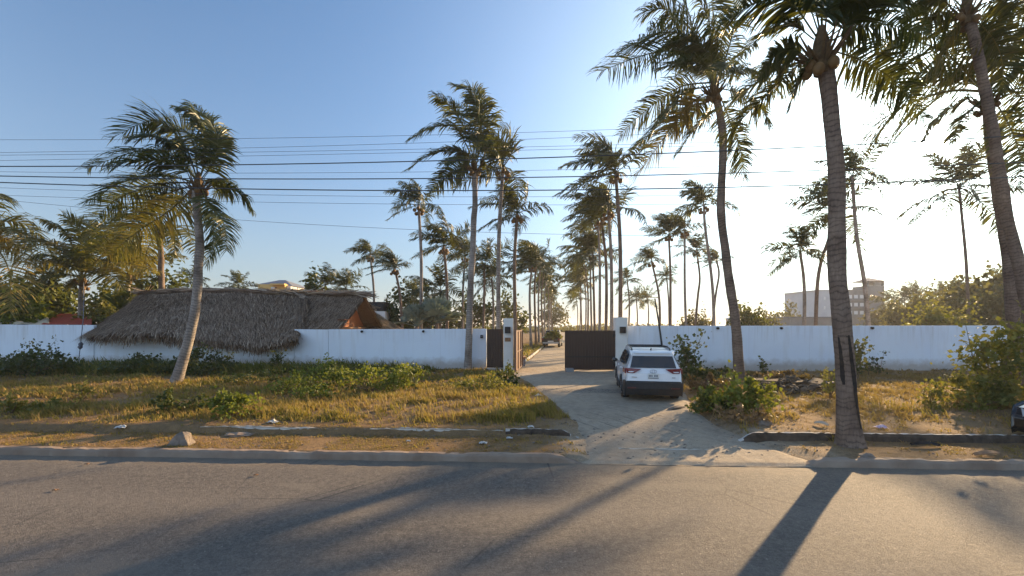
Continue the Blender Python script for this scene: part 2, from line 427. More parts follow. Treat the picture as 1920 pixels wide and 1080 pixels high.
M['leaf_haze'] = m_leaf("far_leaf", (.05, .055, .022), (.11, .10, .035), .3, (.20, .15, .06))
M['twig'] = m_plain("twig", (.12, .08, .05), (.2, .14, .09), 8, .9, .2)
M['grass'] = m_leaf("verge_grass", (.075, .105, .016), (.37, .25, .06), .42, (.29, .165, .075), .6)
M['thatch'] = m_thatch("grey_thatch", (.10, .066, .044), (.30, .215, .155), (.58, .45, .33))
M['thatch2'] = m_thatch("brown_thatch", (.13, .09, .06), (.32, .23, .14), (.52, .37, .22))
M['orange_wood'] = m_plank("orange_planks", (.34, .115, .045), (.48, .18, .07), 1, 5.0, .7)
M['wood'] = m_plain("rough_wood", (.20, .11, .06), (.34, .19, .10), 7, .85, .3)
M['rock'] = m_plain("grey_rock", (.13, .105, .085), (.26, .215, .175), 5, .95, .8)
M['rubble'] = m_plain("rubble", (.035, .025, .018), (.17, .125, .085), 3, .95, .6)
M['plastic'] = m_plain("white_plastic", (.34, .33, .31), (.58, .57, .54), 8, .5, .2)
M['pink'] = m_plain("mauve_plastic", (.42, .30, .42), (.60, .48, .58), 8, .5, .2)
M['blue'] = m_plain("blue_plastic", (.03, .10, .32), (.08, .20, .45), 6, .5, .2)
M['scorch'] = m_plain("scorched_bark", (.012, .010, .010), (.035, .028, .024), 12, .95, .5)
M['redroof'] = m_plank("red_sheet", (.36, .055, .04), (.46, .085, .06), 0, 5.0, .6)
M['tarp'] = m_plain("tan_canvas", (.46, .38, .28), (.58, .50, .38), 2, .9, .5)
M['grey_conc'] = m_plain("grey_concrete", (.17, .17, .17), (.24, .24, .235), .6, .9, .2)
M['pale_conc'] = m_plain("pale_render", (.48, .49, .50), (.56, .57, .57), .6, .9, .2)
M['window_pale'] = m_plain("pale_blind", (.62, .62, .60), (.72, .72, .70), 2, .4, 0)
M['ochre'] = m_plain("ochre_paint", (.62, .40, .13), (.70, .47, .17), 1.5, .85, .1)
M['slate'] = m_plain("slate_roof", (.12, .13, .16), (.19, .20, .23), 6, .8, .3)
M['whitehouse'] = m_plain("house_paint", (.68, .67, .64), (.76, .75, .72), 1, .85, .1)
M['water'] = m_plain("sea_water", (.10, .17, .22), (.14, .22, .27), .05, .15, .3, 0, .5)

# ------------------------------------------------------------------ setting: terrain, road, kerbs, drive
# edges of the drive, from the kerb to the gate
DL = [(1.35, .05)] + [tuple(G(*p)[:2] * 1.0) for p in ((1098, 812), (1080, 792), (1036, 752), (992, 716), (964, 702))]
DR = [(6.1, .05)] + [tuple(G(*p)[:2]) for p in ((1455, 822), (1345, 790), (1296, 765), (1290, 735), (1170, 700))]
DL = np.array([(DL[0][0], kerb_y(DL[0][0]) - .05)] + DL[1:]); DR = np.array([(DR[0][0], kerb_y(DR[0][0]) - .05)] + DR[1:])
def drive_l(y):
    y = np.asarray(y, float); inside = 22.0
    return np.where(y < inside, np.interp(y, DL[:, 1], DL[:, 0]), .14 * y - 3.0)
def drive_r(y):
    y = np.asarray(y, float)
    return np.where(y < 22.0, np.interp(y, DR[:, 1], DR[:, 0]), .14 * y + 2.4)
def drive_z(v): return 0.03 + .24 * sstep(0, 4.5, v)
def corridor(x, y):
    wob = (fbm(x, y, .8, 5) - .5) * .9
    return sstep(-.25, .15, x - drive_l(y) + wob) * sstep(-.25, .15, drive_r(y) - x + wob)
def ground_z(x, y):
    x = np.asarray(x, float); y = np.asarray(y, float)
    v = y - kerb_y(x)
    near = 1 - sstep(22, 40, y)
    z = -.06 + .19 * sstep(.08, .14, v) + .15 * sstep(1.42, 1.62, v)
    bump = (fbm(x, y, 2.4, 11) - .5) * .16 * sstep(1.7, 3, v) + (fbm(x, y, .7, 21) - .5) * .05 * sstep(.2, .6, v)
    # raised hummock of grass left of the drive
    bump = bump + .16 * np.exp(-((x + 1.5) / 3.2) ** 2 - ((y - 13.3) / 1.6) ** 2)
    z = z + bump * near
    c = corridor(x, y) * sstep(.08, .14, v)
    z = z * (1 - c) + (drive_z(v) - .02) * c
    far = sstep(50, 140, y)
    z = z * (1 - far) + (.25 + 1.0 * fbm(x, y, 60, 31) * sstep(60, 120, y)) * far
    z = np.where(y > 175, z - (y - 175) * .05, z)
    return np.maximum(z, -3)
def gz(x, y): return float(ground_z(x, y))

def grid(xs, vs, yf, zf):
    X, Vv = np.meshgrid(xs, vs); Y = yf(X, Vv); Z = zf(X, Y)
    n, m = len(xs), len(vs)
    i = np.arange((m - 1) * n).reshape(m - 1, n)[:, :-1].ravel()
    return np.stack([X, Y, Z], -1).reshape(-1, 3), np.stack([i, i + 1, i + n + 1, i + n], 1)
xs = np.concatenate([[-1500, -1000, -500, -200, -100, -60], np.arange(-40, -16, .8), np.arange(-16, 22, .22), np.arange(22, 45, .8), [60, 100, 200, 500, 1000, 1500]])
vs = np.concatenate([[-400, -60, -20, -1, 0, .08, .11, .14, .2], np.arange(.35, 1.4, .15), [1.42, 1.5, 1.56, 1.62], np.arange(1.8, 14, .22), np.arange(14, 40, 1.0), np.arange(40, 100, 5), [110, 130, 150, 165, 200, 400]])
V, Fc = grid(xs, vs, lambda x, v: v + np.where(np.abs(x) < 100, kerb_y(x), kerb_y(100 * np.sign(x))), ground_z)
tag(mk('ground', V, Fc, M['ground'], smooth=True), kind='structure')

xr = np.concatenate([[-400, -100], np.arange(-30, 31, 3), [100, 400]])
V, Fc = grid(xr, np.array([-60, -20, -12, -8, -6, -4, -2, 0.03]), lambda x, v: v + kerb_y(np.clip(x, -60, 60)), lambda x, y: 0 * x)
tag(mk('road', V, Fc, M['asphalt']), kind='structure')

# sea beyond the dunes
tag(mk('sea', [(-1500, 185, -.4), (1500, 185, -.4), (1500, 3000, -.4), (-1500, 3000, -.4)], [[0, 1, 2, 3]], M['water']), kind='structure')

# drive sheet
ys = np.concatenate([np.arange(8.12, 9.0, .05), np.arange(9.0, 23, .2), np.arange(23, 60, 1.5), np.arange(60, 130, 8)])
rows = []
nc = 26
for y in ys:
    l, r = float(drive_l(y)), float(drive_r(y))
    xx = np.linspace(l, r, nc)
    yy = np.full(nc, y) if y > 9.6 else np.maximum(y, kerb_y(xx) - .03)
    zz = drive_z(yy - kerb_y(xx)) + (fbm(xx, yy, .6, 41) - .5) * .03
    zz = .006 + (zz + .01) * sstep(-.03, .12, yy - kerb_y(xx))
    zz = np.where(yy > 24, ground_z(xx, yy) + .03, zz)
    edge = np.minimum(np.arange(nc), np.arange(nc)[::-1]); zz = zz - np.where(edge == 0, .04, 0)
    rows.append(np.stack([xx, yy, zz], 1))
V = np.concatenate(rows); m = len(ys)
i = np.arange((m - 1) * nc).reshape(m - 1, nc)[:, :-1].ravel()
tag(mk('driveway', V, np.stack([i, i + 1, i + nc + 1, i + nc], 1), M['drive'], smooth=True), kind='structure')

# road kerb, dropped where the drive crosses it
def kerb_strip(name, x0, x1, v0, hfun, width, mat, base=-.05, step=.10, rough=.022, seed=3, zoff=None):
    xx = np.arange(x0, x1 + step, step); n = len(xx)
    rng = np.random.default_rng(seed)
    h = hfun(xx)
    wob = (fbm(xx, xx * 0, 1.1, seed) - .5) * .04 + (rng.random(n) - .5) * rough
    prof = [(0, 0), (.025, .80), (.06, 1.0), (width - .03, 1.0), (width, .8), (width + .005, 0)]
    V = []
    for k, (dv, hz) in enumerate(prof):
        z = base + (h - base) * hz + ((rng.random(n) - .5) * rough if hz else 0)
        V.append(np.stack([xx, kerb_y(xx) + v0 + dv + wob, z], 1))
    K = len(prof); V = np.concatenate(V)
    Fc = [[k * n + i, k * n + i + 1, (k + 1) * n + i + 1, (k + 1) * n + i] for k in range(K - 1) for i in range(n - 1)]
    Fc += [[k * n for k in range(K)], [k * n + n - 1 for k in range(K)][::-1]]
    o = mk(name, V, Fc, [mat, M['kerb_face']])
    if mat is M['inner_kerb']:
        o.data.polygons.foreach_set('material_index', [0 if abs(p.normal.z) > .6 else 1 for p in o.data.polygons])  # tops stay pale, upright faces take the painted shade
    return tag(o, kind='structure')
def hk(x): return .155 - .165 * (sstep(.75, 1.55, x) * (1 - sstep(5.5, 6.1, x))) + (fbm(x, x * 0, 3, 9) - .5) * .035 - .02 * sstep(.70, .85, vnoise(x, x * 0, .35, 19))
kerb_strip('kerb', -40, 40, 0.0, hk, .2, M['kerb'])
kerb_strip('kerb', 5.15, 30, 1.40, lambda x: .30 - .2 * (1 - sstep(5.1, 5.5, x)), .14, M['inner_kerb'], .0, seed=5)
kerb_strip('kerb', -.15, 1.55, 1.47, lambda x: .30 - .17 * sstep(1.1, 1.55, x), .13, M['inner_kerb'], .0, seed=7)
kerb_strip('kerb', -7.6, -.2, 1.52, lambda x: .262 + (fbm(x, x * 0, 1.3, 14) - .5) * .09, .06, M['pale'], .0, seed=8)
# thin concrete line across the apron
kerb_strip('path', 2.3, 4.4, .80, lambda x: .072 + 0 * x, .06, M['pale'], .0, seed=12)
# edging beside the inner drive
xe = np.arange(23, 60, .5)
mb = MB(); mb.tube([(drive_l(y) - .1, y, gz(drive_l(y) - .1, y) + .05) for y in xe], .09, 6); tag(mb.out('path', M['inner_kerb']), kind='structure')

# ------------------------------------------------------------------ boundary walls, pillars, gates
def wall_box(A, B, top, thick=.18, base=0.0):
    A = np.array(A[:2]); B = np.array(B[:2]); d = unit(B - A); n = np.array([-d[1], d[0]])
    if n[1] < 0: n = -n
    V = []
    for z in (base, None):
        for p, tz in ((A, top[0]), (B, top[1]), (B + n * thick, top[1]), (A + n * thick, top[0])):
            V.append((p[0], p[1], base if z is not None else tz))
    return V, [[3, 2, 1, 0], [4, 5, 6, 7], [0, 1, 5, 4], [1, 2, 6, 5], [2, 3, 7, 6], [3, 0, 4, 7]]
def boundary(label, pA, YA, pB, YB, topA, topB, dots=()):
    A = P(pA, 608, YA); B = P(pB, 608, YB)
    o = thing('boundary_wall', label, 'wall', (A[0], A[1], LAND), 'white boundary walls')
    zA = P(pA, topA, YA)[2]; zB = P(pB, topB, YB)[2]
    V, Fc = wall_box(A, B, (zA, zB)); bev(mk('wall_panel', V, Fc, M['wall'], o), .012)
    for d in dots:
        k = (d - pA) / (pB - pA); q = A + (B - A) * k
        # exact position on the wall line seen at pixel column d
        dx = (d - 960) / F; AB = B - A
        tt = (dx * A[1] - A[0]) / (AB[0] - dx * AB[1]); q = A + AB * tt
        z = zA + (zB - zA) * tt - .12
        m_ = MB(); m_.tube([(q[0], q[1] + .02, z), (q[0], q[1] - .11, z - .015)], .065, 10)
        m_.out('drain_spout', M['black'], o, True)
    return o
RW = 22.75
boundary('long white wall right of the gate behind the parked white car', 1177, RW, 2200, RW, 611, 610, (1345, 1464, 1634))
boundary('white wall between thatched roof and narrow brown door', 616, 24.3, 912, 23.5, 617.5, 616.5, (679, 794))
o = boundary('white wall beneath the overhanging grey thatch', 176, 25.5, 551.5, 24.48, 634, 634)
A_, B_ = P(552, 608, 24.475), P(615.5, 608, 24.3)
V, Fc = wall_box(A_, B_, (P(552, 617.5, 24.48)[2], P(616, 618, 24.3)[2])); bev(mk('wall_panel', V, Fc, M['wall'], o), .012)
boundary('white wall at far left with dark shrub before it', -420, 26.8, 175.6, 25.46, 606, 609.5)

def pillar(label, p0, p1, Y, top, depth, lamp_px, plate=False):
    a = P(p0, 608, Y); b = P(p1, 608, Y); zt = P(p0, top, Y)[2]
    o = thing('gate_pillar', label, 'pillar', ((a[0] + b[0]) / 2, Y, LAND), 'cream gate pillars')
    MB().box((a[0], Y, 0), (b[0], Y + depth, zt)).out('shaft', M['pillar'], o, bevel=.015)
    c = P(lamp_px, 618, Y)
    l = MB().box((c[0] - .15, Y - .16, c[2] - .19), (c[0] + .15, Y - .003, c[2] + .15)).out('lamp', M['black'], o, bevel=.012)
    MB().box((c[0] - .11, Y - .13, c[2] - .215), (c[0] + .11, Y - .03, c[2] - .192)).out('diffuser', M['window_pale'], l)
    if plate:
        MB().box((c[0] - .15, Y - .03, c[2] - .62), (c[0] + .15, Y - .003, c[2] - .42)).out('number_plate', M['wood'], o)
    return o
PY = 22.2
pillar('cream gate pillar on the left with a dark plate below its black lamp', 944, 962.5, PY, 597, .55, 952, True)
pillar('cream gate pillar on the right behind the white car', 1155, 1177, PY, 595, .6, 1167)
# right leaf, closed
a = P(1061, 697, PY + .15); b = P(1154.6, 697, PY + .15)
o = thing('gate_leaf', 'closed dark brown right half of the driveway gate', 'gate', (b[0], b[1], LAND), 'double driveway gate')
zt = P(1100, 621, PY + .15)[2]
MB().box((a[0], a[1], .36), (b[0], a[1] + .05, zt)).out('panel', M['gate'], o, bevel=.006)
f_ = MB()
f_.box((a[0] - .05, a[1] - .012, .345), (a[0], a[1] + .062, zt + .03)); f_.box((a[0], a[1] - .012, zt + .002), (b[0], a[1] + .062, zt + .035))
f_.out('frame', M['gate'], o)
MB().box((a[0] + .15, a[1] - .04, 1.2), (a[0] + .19, a[1] - .012, 1.45)).out('handle', M['black'], o)
for z_ in (.6, 2.1): MB().box((b[0] - .18, a[1] - .03, z_), (b[0] - .002, a[1] - .012, z_ + .12)).out('hinge', M['black'], o)
MB().box((a[0] + .02, a[1] - .006, 1.02), (b[0] - .02, a[1] - .002, 1.08)).out('rail', M['black'], o)
o = thing('gate_stop', 'small grey concrete block at the foot of the closed gate half', 'block', (a[0] + .1, a[1] - .3, LAND))
mk_ = MB(); mk_.box((a[0] - .05, a[1] - .45, .2), (a[0] + .36, a[1] - .06, .48)); bev(mk_.out('block_body', M['grey_conc'], o), .03)
# left leaf, swung inwards along the drive
p0 = np.array(P(962.5, 608, PY + .1)[:2]); dv = unit(np.array((.14, 1.0)))
o = thing('gate_leaf', 'reddish brown left half of the driveway gate swung open edge on', 'gate', (p0[0], p0[1], LAND), 'double driveway gate')
p0 = p0 + np.array((.05, -.75))
nrm = np.array((dv[1], -dv[0]))
def leafbox(mbx, s0, s1, t0, t1, z0, z1):
    c = [p0 + dv * s0 + nrm * t0, p0 + dv * s1 + nrm * t0, p0 + dv * s1 + nrm * t1, p0 + dv * s0 + nrm * t1]
    V = [(q[0], q[1], z) for z in (z0, z1) for q in c]
    mbx.add(V, [[0, 1, 2, 3], [7, 6, 5, 4], [4, 5, 1, 0], [5, 6, 2, 1], [6, 7, 3, 2], [7, 4, 0, 3]])
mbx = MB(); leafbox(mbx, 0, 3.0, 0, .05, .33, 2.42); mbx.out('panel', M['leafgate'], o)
mbx = MB()
for s in (0.0, 1.0, 2.0, 2.92): leafbox(mbx, s, s + .08, .053, .10, .33, 2.45)
for z in (.36, 1.3, 2.36): leafbox(mbx, 0.082, 2.918, .053, .085, z, z + .07)
mbx.out('frame', M['leafgate'], o)
# pedestrian door
a = P(912.6, 608, 22.9); b = P(943.2, 608, 22.9); zt = P(912, 617, 22.9)[2]
o = thing('pedestrian_door', 'narrow dark brown door between white wall and left gate pillar', 'door', (a[0], a[1], LAND))
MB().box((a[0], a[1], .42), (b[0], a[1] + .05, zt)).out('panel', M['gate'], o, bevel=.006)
MB().box((a[0], a[1] - .05, .1), (b[0], a[1] + .3, .40)).out('threshold', M['inner_kerb'], o)
MB().box((b[0] - .12, a[1] - .05, 1.25), (b[0] - .08, a[1] - .003, 1.4)).out('handle', M['black'], o)
q = P(903, 631, 23.4)
o = thing('intercom', 'small dark intercom box on white wall left of the narrow door', 'intercom', q)
MB().box((q[0] - .07, 23.36, q[2] - .09), (q[0] + .07, 23.52, q[2] + .09)).out('housing', M['black'], o, bevel=.01)
MB().box((q[0] - .035, 23.352, q[2] - .02), (q[0] + .035, 23.358, q[2] + .05)).out('screen', M['slate'], o)
# dark pole leaning on the right wall
A_, B_ = P(1228, 560, RW - .1), P(1246, 690, RW - 1.0)
o = thing('leaning_pole', 'thin black pole leaning on white wall above the white car', 'pole', B_)
mbx = MB(); mbx.tube(spline([B_, (A_ + B_) / 2 + np.array((.03, 0, 0)), A_], 10), np.linspace(.06, .04, 10), 8); mbx.out('shaft', M['black'], o, True)

# ------------------------------------------------------------------ palms
WIND = np.array((-1.0, .12, 0.05))
def frond_geo(rng, base, az, el, L, wind, grav, m, width, leaf=.29, nseg=11, dry=0.0, sweep=.12, path=None, roll=0.0):
    if path is not None:                       # explicit curve of the midrib
        pts = spline(path, nseg + 1); L = np.linalg.norm(np.diff(pts, axis=0), axis=1).sum()
        ts = list(unit(np.gradient(pts, axis=0))); hd_ = pts[-1] - pts[0]; az = math.atan2(hd_[1], hd_[0])
    else:
        up_ = max(0.0, math.cos(az)) * wind        # windward fronds are blown upright and back
        if up_ > 0 and wind > .3: el = el + R(38) * min(up_, 1.1) * (1 if el < R(60) else .4)
        d = np.array((math.cos(az) * math.cos(el), math.sin(az) * math.cos(el), math.sin(el)))
        pts = [np.array(base, float)]; st = L / nseg; ts = []
        for i in range(nseg):
            s = (i + 1) / nseg
            pts.append(pts[-1] + d * st); ts.append(d)
            d = unit(d + WIND * wind * (.55 + s) * .2 + np.array((0, 0, -grav * (.3 + s) * .2)))
        ts.append(d)
    side0 = np.array((-math.sin(az), math.cos(az), 0))
    pts = np.array(pts); ts = np.array(ts)
    uu = np.linspace(0, 1, nseg + 1)
    u = np.linspace(.16, .995, m) + (rng.random(m) - .5) * .6 / m
    ip = lambda A: np.stack([np.interp(u, uu, A[:, k]) for k in range(3)], 1)
    MBf = MB()
    rv, rf, _ = tube(pts, np.linspace(.035, .006, nseg + 1) * L / 4.2, 4, False)
    tint_f = float(np.clip(dry + rng.normal(0, .10), 0, 1))
    VV = []; FF = []; TT = []; n0 = 0
    dg = rng.uniform(.6, 1.7); sd_n = int(rng.integers(100)) % 7 + 40
    for sg in (-1, 1):
        p = ip(pts); t = unit(ip(ts))
        s = side0 - t * (t @ side0)[:, None]; s = unit(s); nn = np.cross(s, t)
        nn = nn * np.sign(nn[:, 2:3] + 1e-6)
        if roll: s, nn = s * math.cos(roll) + nn * math.sin(roll), nn * math.cos(roll) - s * math.sin(roll)
        cl = (vnoise(u * 14, u * 0 + sg, 1, sd_n) - .5)[:, None]          # leaflets hang in loose bunches
        a = R(22) + R(34) * u[:, None] ** 1.5 + rng.normal(0, .08, (m, 1)) + cl * .7
        ln = L * leaf * np.clip(np.sin(np.pi * (.22 + .72 * u)) ** .6, .2, 1)[:, None] * (1 + rng.normal(0, .12, (m, 1))) * np.where(rng.random((m, 1)) < .07, .25, 1)
        wv = WIND * wind
        d0 = unit(sg * s * np.cos(a) + t * np.sin(a) + nn * (.10 + .5 * cl) + wv * sweep * .6 + rng.normal(0, .06, (m, 3)))
        d1 = unit(d0 * .8 + np.array((0, 0, -.26 * dg)) + wv * sweep + rng.normal(0, .07, (m, 3)))
        d2 = unit(d1 * .8 + np.array((0, 0, -.40 * dg)) + wv * sweep * .6 + rng.normal(0, .09, (m, 3)))
        w = width * 1.35 * (.7 + .3 * np.sin(np.pi * u))[:, None] * .5
        wd = unit(t + nn * .5 * rng.normal(0, .6, (m, 1)))
        q1 = p + d0 * ln * .36; q2 = q1 + d1 * ln * .34; q3 = q2 + d2 * ln * .30
        V = np.stack([p - wd * w * .6, p + wd * w * .6, q1 + wd * w, q1 - wd * w, q2 + wd * w * .7, q2 - wd * w * .7, q3], 1).reshape(-1, 3)
        k = (np.arange(m) * 7)[:, None]
        FF += (k + np.array([[0, 1, 2, 3]]) + n0).tolist() + (k + np.array([[3, 2, 4, 5]]) + n0).tolist() + (k + np.array([[5, 4, 6]]) + n0).tolist()
        VV.append(V); TT.append(np.repeat(np.clip(tint_f + rng.normal(0, .10, m) + .15 * dry * u, 0, 1), 7)); n0 += len(V)
    MBf.add(np.concatenate(VV), FF, np.concatenate(TT))
    MBf.add(rv, rf, min(1, .55 + tint_f * .4))
    return MBf
def crown_plan(rng, n, L, wind, up=80, low=-25):
    """list of frond settings; young upright ones first, old drooping ones last"""
    out = []
    for i in range(n):
        k = (i + .5) / n
        az = i * 2.39996 + rng.normal(0, .25)
        el = R(up + (low - up) * k ** 1.05 + rng.normal(0, 6))
        l = L * (.72 + .30 * min(1, k * 3)) * (1 + rng.normal(0, .06))
        out.append((az, el, l, wind * (1 + rng.normal(0, .15)), .55 + .35 * k, .08 + .75 * max(0, k - .62) ** 1.1 / .38 * .6))
    return out
TRK = {}
def add_trunk(o, pts, r0, r1, flare, mat, detail):
    L = np.linalg.norm(np.diff(np.asarray(pts), axis=0), axis=1).sum()
    n = max(8, int(L / (.055 if detail > 1 else .5)))
    c = spline(pts, n); s = np.linspace(0, 1, n)
    if detail > 1: c = c + np.stack([(vnoise(s * L, s * 0, .9, 15) - .5), (vnoise(s * L, s * 0, .9, 16) - .5), 0 * s], 1) * .09 * np.sin(np.pi * s)[:, None]
    rad = r0 + (r1 - r0) * s ** .7 + flare * np.exp(-s * L / .45)
    if detail > 1:
        al = s * L
        rad = rad * (1 + .035 * (1 - (al * 8.5) % 1.0) + .10 * (vnoise(al, al * 0, .55, 4) - .5))
    V, Fc, along = tube(c, rad, 16 if detail > 1 else 8)
    if detail > 1:
        jit = (vnoise(V[:, 0] * 9 + V[:, 1] * 7, V[:, 2] * 3, 1, 8) - .5) * .05
        cc = np.repeat(c, 16, axis=0); V = cc + (V - cc) * (1 + jit[:, None])
    TRK[o.name] = (c, rad)
    return mk('trunk', V, Fc, mat, o, {'along': along}, True), c, rad
def add_nuts(o, top, rng, n, r, spread):
    for k in range(n):
        a = k * 2.4 + rng.random(); q = np.array(top) + np.array((math.cos(a) * spread, math.sin(a) * spread, -.28 - .28 * rng.random()))
        V, Fc = sphere(q, r * (.85 + .3 * rng.random()), 10, 7, (1, 1, 1.18))
        mk('coconut', V, Fc, M['coconut'], o, smooth=True)
def palm(label, pix, Y, seed, L=4.0, n=24, wind=1.0, r=(.22, .15), flare=.12, m=62, width=.055, mat='frond', bark='trunk', dY=0.0,
         up=80, low=-25, group=None, nuts=6, fixed=None, drymul=1.0, sweep=.12, paths=None, pscale=None, spread=.35):
    """near palm: every frond a part. pix: trunk points base->top in photo pixels, all at depth Y (top leans dY deeper)"""
    rng = np.random.default_rng(seed)
    k = np.linspace(0, 1, len(pix))
    pts = [P(px, py, Y + dY * t) for (px, py), t in zip(pix, k)]
    pts[0][2] = min(pts[0][2], gz(pts[0][0], pts[0][1]) - .02)
    o = thing('palm_tree', label, 'palm', (pts[0][0], pts[0][1], gz(pts[0][0], pts[0][1])), group)
    tr, c, rad = add_trunk(o, pts, r[0], r[1], flare, M[bark], 2)
    top = c[-1]
    V, Fc = [], []
    mbx = MB(); mbx.tube([top + (0, 0, -.55), top + (0, 0, -.2), top + (0, 0, .15), top + (0, 0, .5)], [r[1] * 1.02, r[1] * 1.3, r[1] * 1.1, r[1] * .4], 9)
    for q in range(18):
        a = q * 2.4; d_ = np.array((math.cos(a), math.sin(a), 0))
        e = .2 + .5 * rng.random()
        mbx.tube([top + d_ * r[1] * .9 + (0, 0, -.3), top + d_ * (r[1] + .18) + (0, 0, -.3 + e * .4), top + d_ * (r[1] + .42) + (0, 0, -.3 + e)], [.05, .035, .012], 4)
    mbx.out('crownshaft', M['fibre'], o)
    plan = crown_plan(rng, n, L, wind, up, low) if not paths else []
    if paths:
        Yt = top[1]
        for q in paths:
            dr = 0.05 + .25 * rng.random()
            if isinstance(q[-1], float): q, dr = q[:-1], q[-1]
            pp = [P(*((pscale[0] + x / pscale[2], pscale[1] + y / pscale[2]) if pscale else (x, y)), Yt) for x, y in q]
            ln_ = np.linalg.norm(np.array(pp[-1]) - pp[0]); dy = float(np.clip(rng.normal(0, spread), -.6, .6)) * ln_
            for k_, w_ in zip((1, 2, 3), (.35, .7, 1.0)):
                sc_ = (Yt + dy * w_) / Yt; v_ = np.array(pp[k_]) - (0, 0, H); pp[k_] = v_ * sc_ + (0, 0, H)
            pp[0] = top + (np.array(pp[0]) - top) * min(1, r[1] * 1.6 / (np.linalg.norm(np.array(pp[0]) - top) + 1e-6)) + (0, 0, .05)
            frond_geo(rng, None, 0, 0, 0, wind, 0, m, width, dry=dr, sweep=sweep, path=pp, roll=float(rng.normal(0, .5)), nseg=13).out('frond', M[mat], o)
        for k_ in range(n):                      # a few fronds towards and away from the camera
            az_ = (math.pi / 2) * (1 if k_ % 2 else -1) + rng.normal(0, .5)
            plan.append((az_, R(rng.uniform(-10, 65)), L * rng.uniform(.7, .95), wind, .8, .1))
    if fixed: plan += [(R(a), R(e), l, w, g, dr) for a, e, l, w, g, dr in fixed]
    for (az, el, l, w, g, dr) in plan:
        b = top + np.array((math.cos(az), math.sin(az), 0)) * r[1] * .7 + np.array((0, 0, .12 + .2 * math.sin(el)))
        frond_geo(rng, b, az, el, l, w, g, m, width, dry=min(1, dr * drymul), sweep=sweep, roll=float(rng.normal(0, .4))).out('frond', M[mat], o)
    add_nuts(o, top, rng, nuts, .10, r[1] + .13)
    return o

palm('leaning windswept coconut palm standing on the grass before the thatched roof', [(327, 727), (352, 640), (368, 560), (374, 470), (368, 375), (372, 345)], G(0, 722)[1], 3,
     L=3.4, n=3, wind=1.1, r=(.19, .135), flare=.07, m=80, width=.05, paths=[
     [(372, 345), (387, 280), (374, 225), (335, 204)], [(372, 345), (396, 270), (391, 228), (362, 196)], [(372, 345), (345, 272), (290, 226), (210, 258)], [(372, 345), (330, 296), (258, 284), (163, 316)],
     [(368, 345), (310, 330), (235, 340), (163, 378), .3], [(365, 350), (322, 392), (262, 432), (200, 482), .75], [(370, 345), (300, 345), (225, 370), (185, 402), .4], [(378, 350), (420, 351), (455, 366), (476, 396), .3],
     [(380, 355), (397, 400), (400, 450), (388, 495), .4], [(372, 345), (402, 300), (408, 260), (392, 222)], [(372, 345), (362, 268), (335, 238), (282, 230)], [(376, 345), (408, 296), (414, 272), (432, 262)], [(370, 350), (322, 360), (268, 396), (232, 436), .5], [(378, 355), (392, 385), (420, 420), (425, 470), .3]])
palm('tall slender palm standing before the white wall left of the narrow door', [(877, 690), (880, 600), (886, 480), (890, 380), (889, 312)], 23.0, 5,
     L=3.0, n=3, wind=1.05, r=(.195, .135), flare=.04, m=64, width=.06, pscale=(720, 140, 3.857), paths=[
     [(660, 560), (690, 420), (640, 150), (515, 80)], [(660, 560), (702, 350), (690, 220), (640, 95)], [(660, 560), (580, 380), (480, 230), (365, 145)], [(650, 560), (520, 385), (350, 385), (205, 460)],
     [(650, 570), (530, 540), (330, 585), (165, 685), .35], [(650, 590), (540, 660), (430, 745), (325, 845), .35], [(670, 570), (760, 520), (820, 560), (850, 660)], [(670, 560), (738, 420), (745, 280), (700, 130)],
     [(650, 590), (590, 640), (560, 720), (540, 800), .5], [(660, 560), (640, 400), (590, 260), (470, 200)], [(670, 590), (730, 640), (760, 720), (745, 800), .4]])
palm('tall palm beyond the white car whose lowest frond is yellowed', [(1387, 716), (1378, 600), (1362, 480), (1352, 380), (1355, 250), (1338, 165)], G(0, 716)[1], 7,
     L=3.8, n=6, wind=.9, r=(.205, .14), flare=.05, m=86, width=.052, bark='trunk_dark', pscale=(1088, 0, 3.195), paths=[
     [(800, 470), (640, 320), (420, 320), (125, 425), .2], [(800, 470), (650, 230), (450, 200), (265, 300)], [(780, 480), (600, 200), (520, 60), (380, 70)], [(790, 500), (600, 520), (420, 640), (235, 805), .2],
     [(800, 520), (620, 560), (480, 740), (325, 890), .25], [(800, 530), (640, 640), (520, 800), (335, 1055), .95], [(830, 560), (760, 700), (680, 780), (575, 930), .3], [(850, 560), (905, 750), (960, 900), (985, 1070), .2],
     [(830, 480), (800, 300), (760, 100), (680, -60)], [(840, 480), (900, 250), (930, 50), (860, -150)], [(830, 480), (700, 250), (640, 50), (560, -100)], [(850, 500), (960, 420), (1080, 450), (1200, 570), .4], [(850, 540), (960, 560), (1080, 640), (1140, 760), .5]])
palm('nearest palm with black scorch stripes down its thick trunk at the kerb', [(1594, 838), (1584, 700), (1572, 520), (1570, 330), (1556, 180), (1540, 92)], 9.25, 9,
     L=3.2, n=3, wind=.5, r=(.19, .142), flare=.11, m=96, width=.036, bark='trunk_dark', nuts=7, pscale=(1088, 0, 3.195), spread=.3, paths=[
     [(1400, 330), (1250, 370), (1050, 500), (715, 730), .75], [(1400, 250), (1280, 160), (1110, 200), (900, 400)], [(1400, 200), (1250, 10), (1050, 20), (840, 150)], [(1420, 350), (1350, 420), (1290, 530), (1250, 660), .6],
     [(1440, 200), (1400, 0), (1360, -200), (1230, -380)], [(1460, 200), (1500, 0), (1560, -150), (1700, -250)], [(1480, 200), (1560, 80), (1650, -20), (1800, 10)], [(1500, 260), (1640, 180), (1850, 150), (2160, 240), .2],
     [(1520, 320), (1700, 370), (1900, 500), (2060, 710), .3], [(1380, 340), (1250, 300), (1150, 350), (1070, 490), .2], [(1430, 180), (1330, -60), (1200, -150), (1000, -150)], [(1450, 180), (1450, -100), (1500, -300), (1480, -480)]])
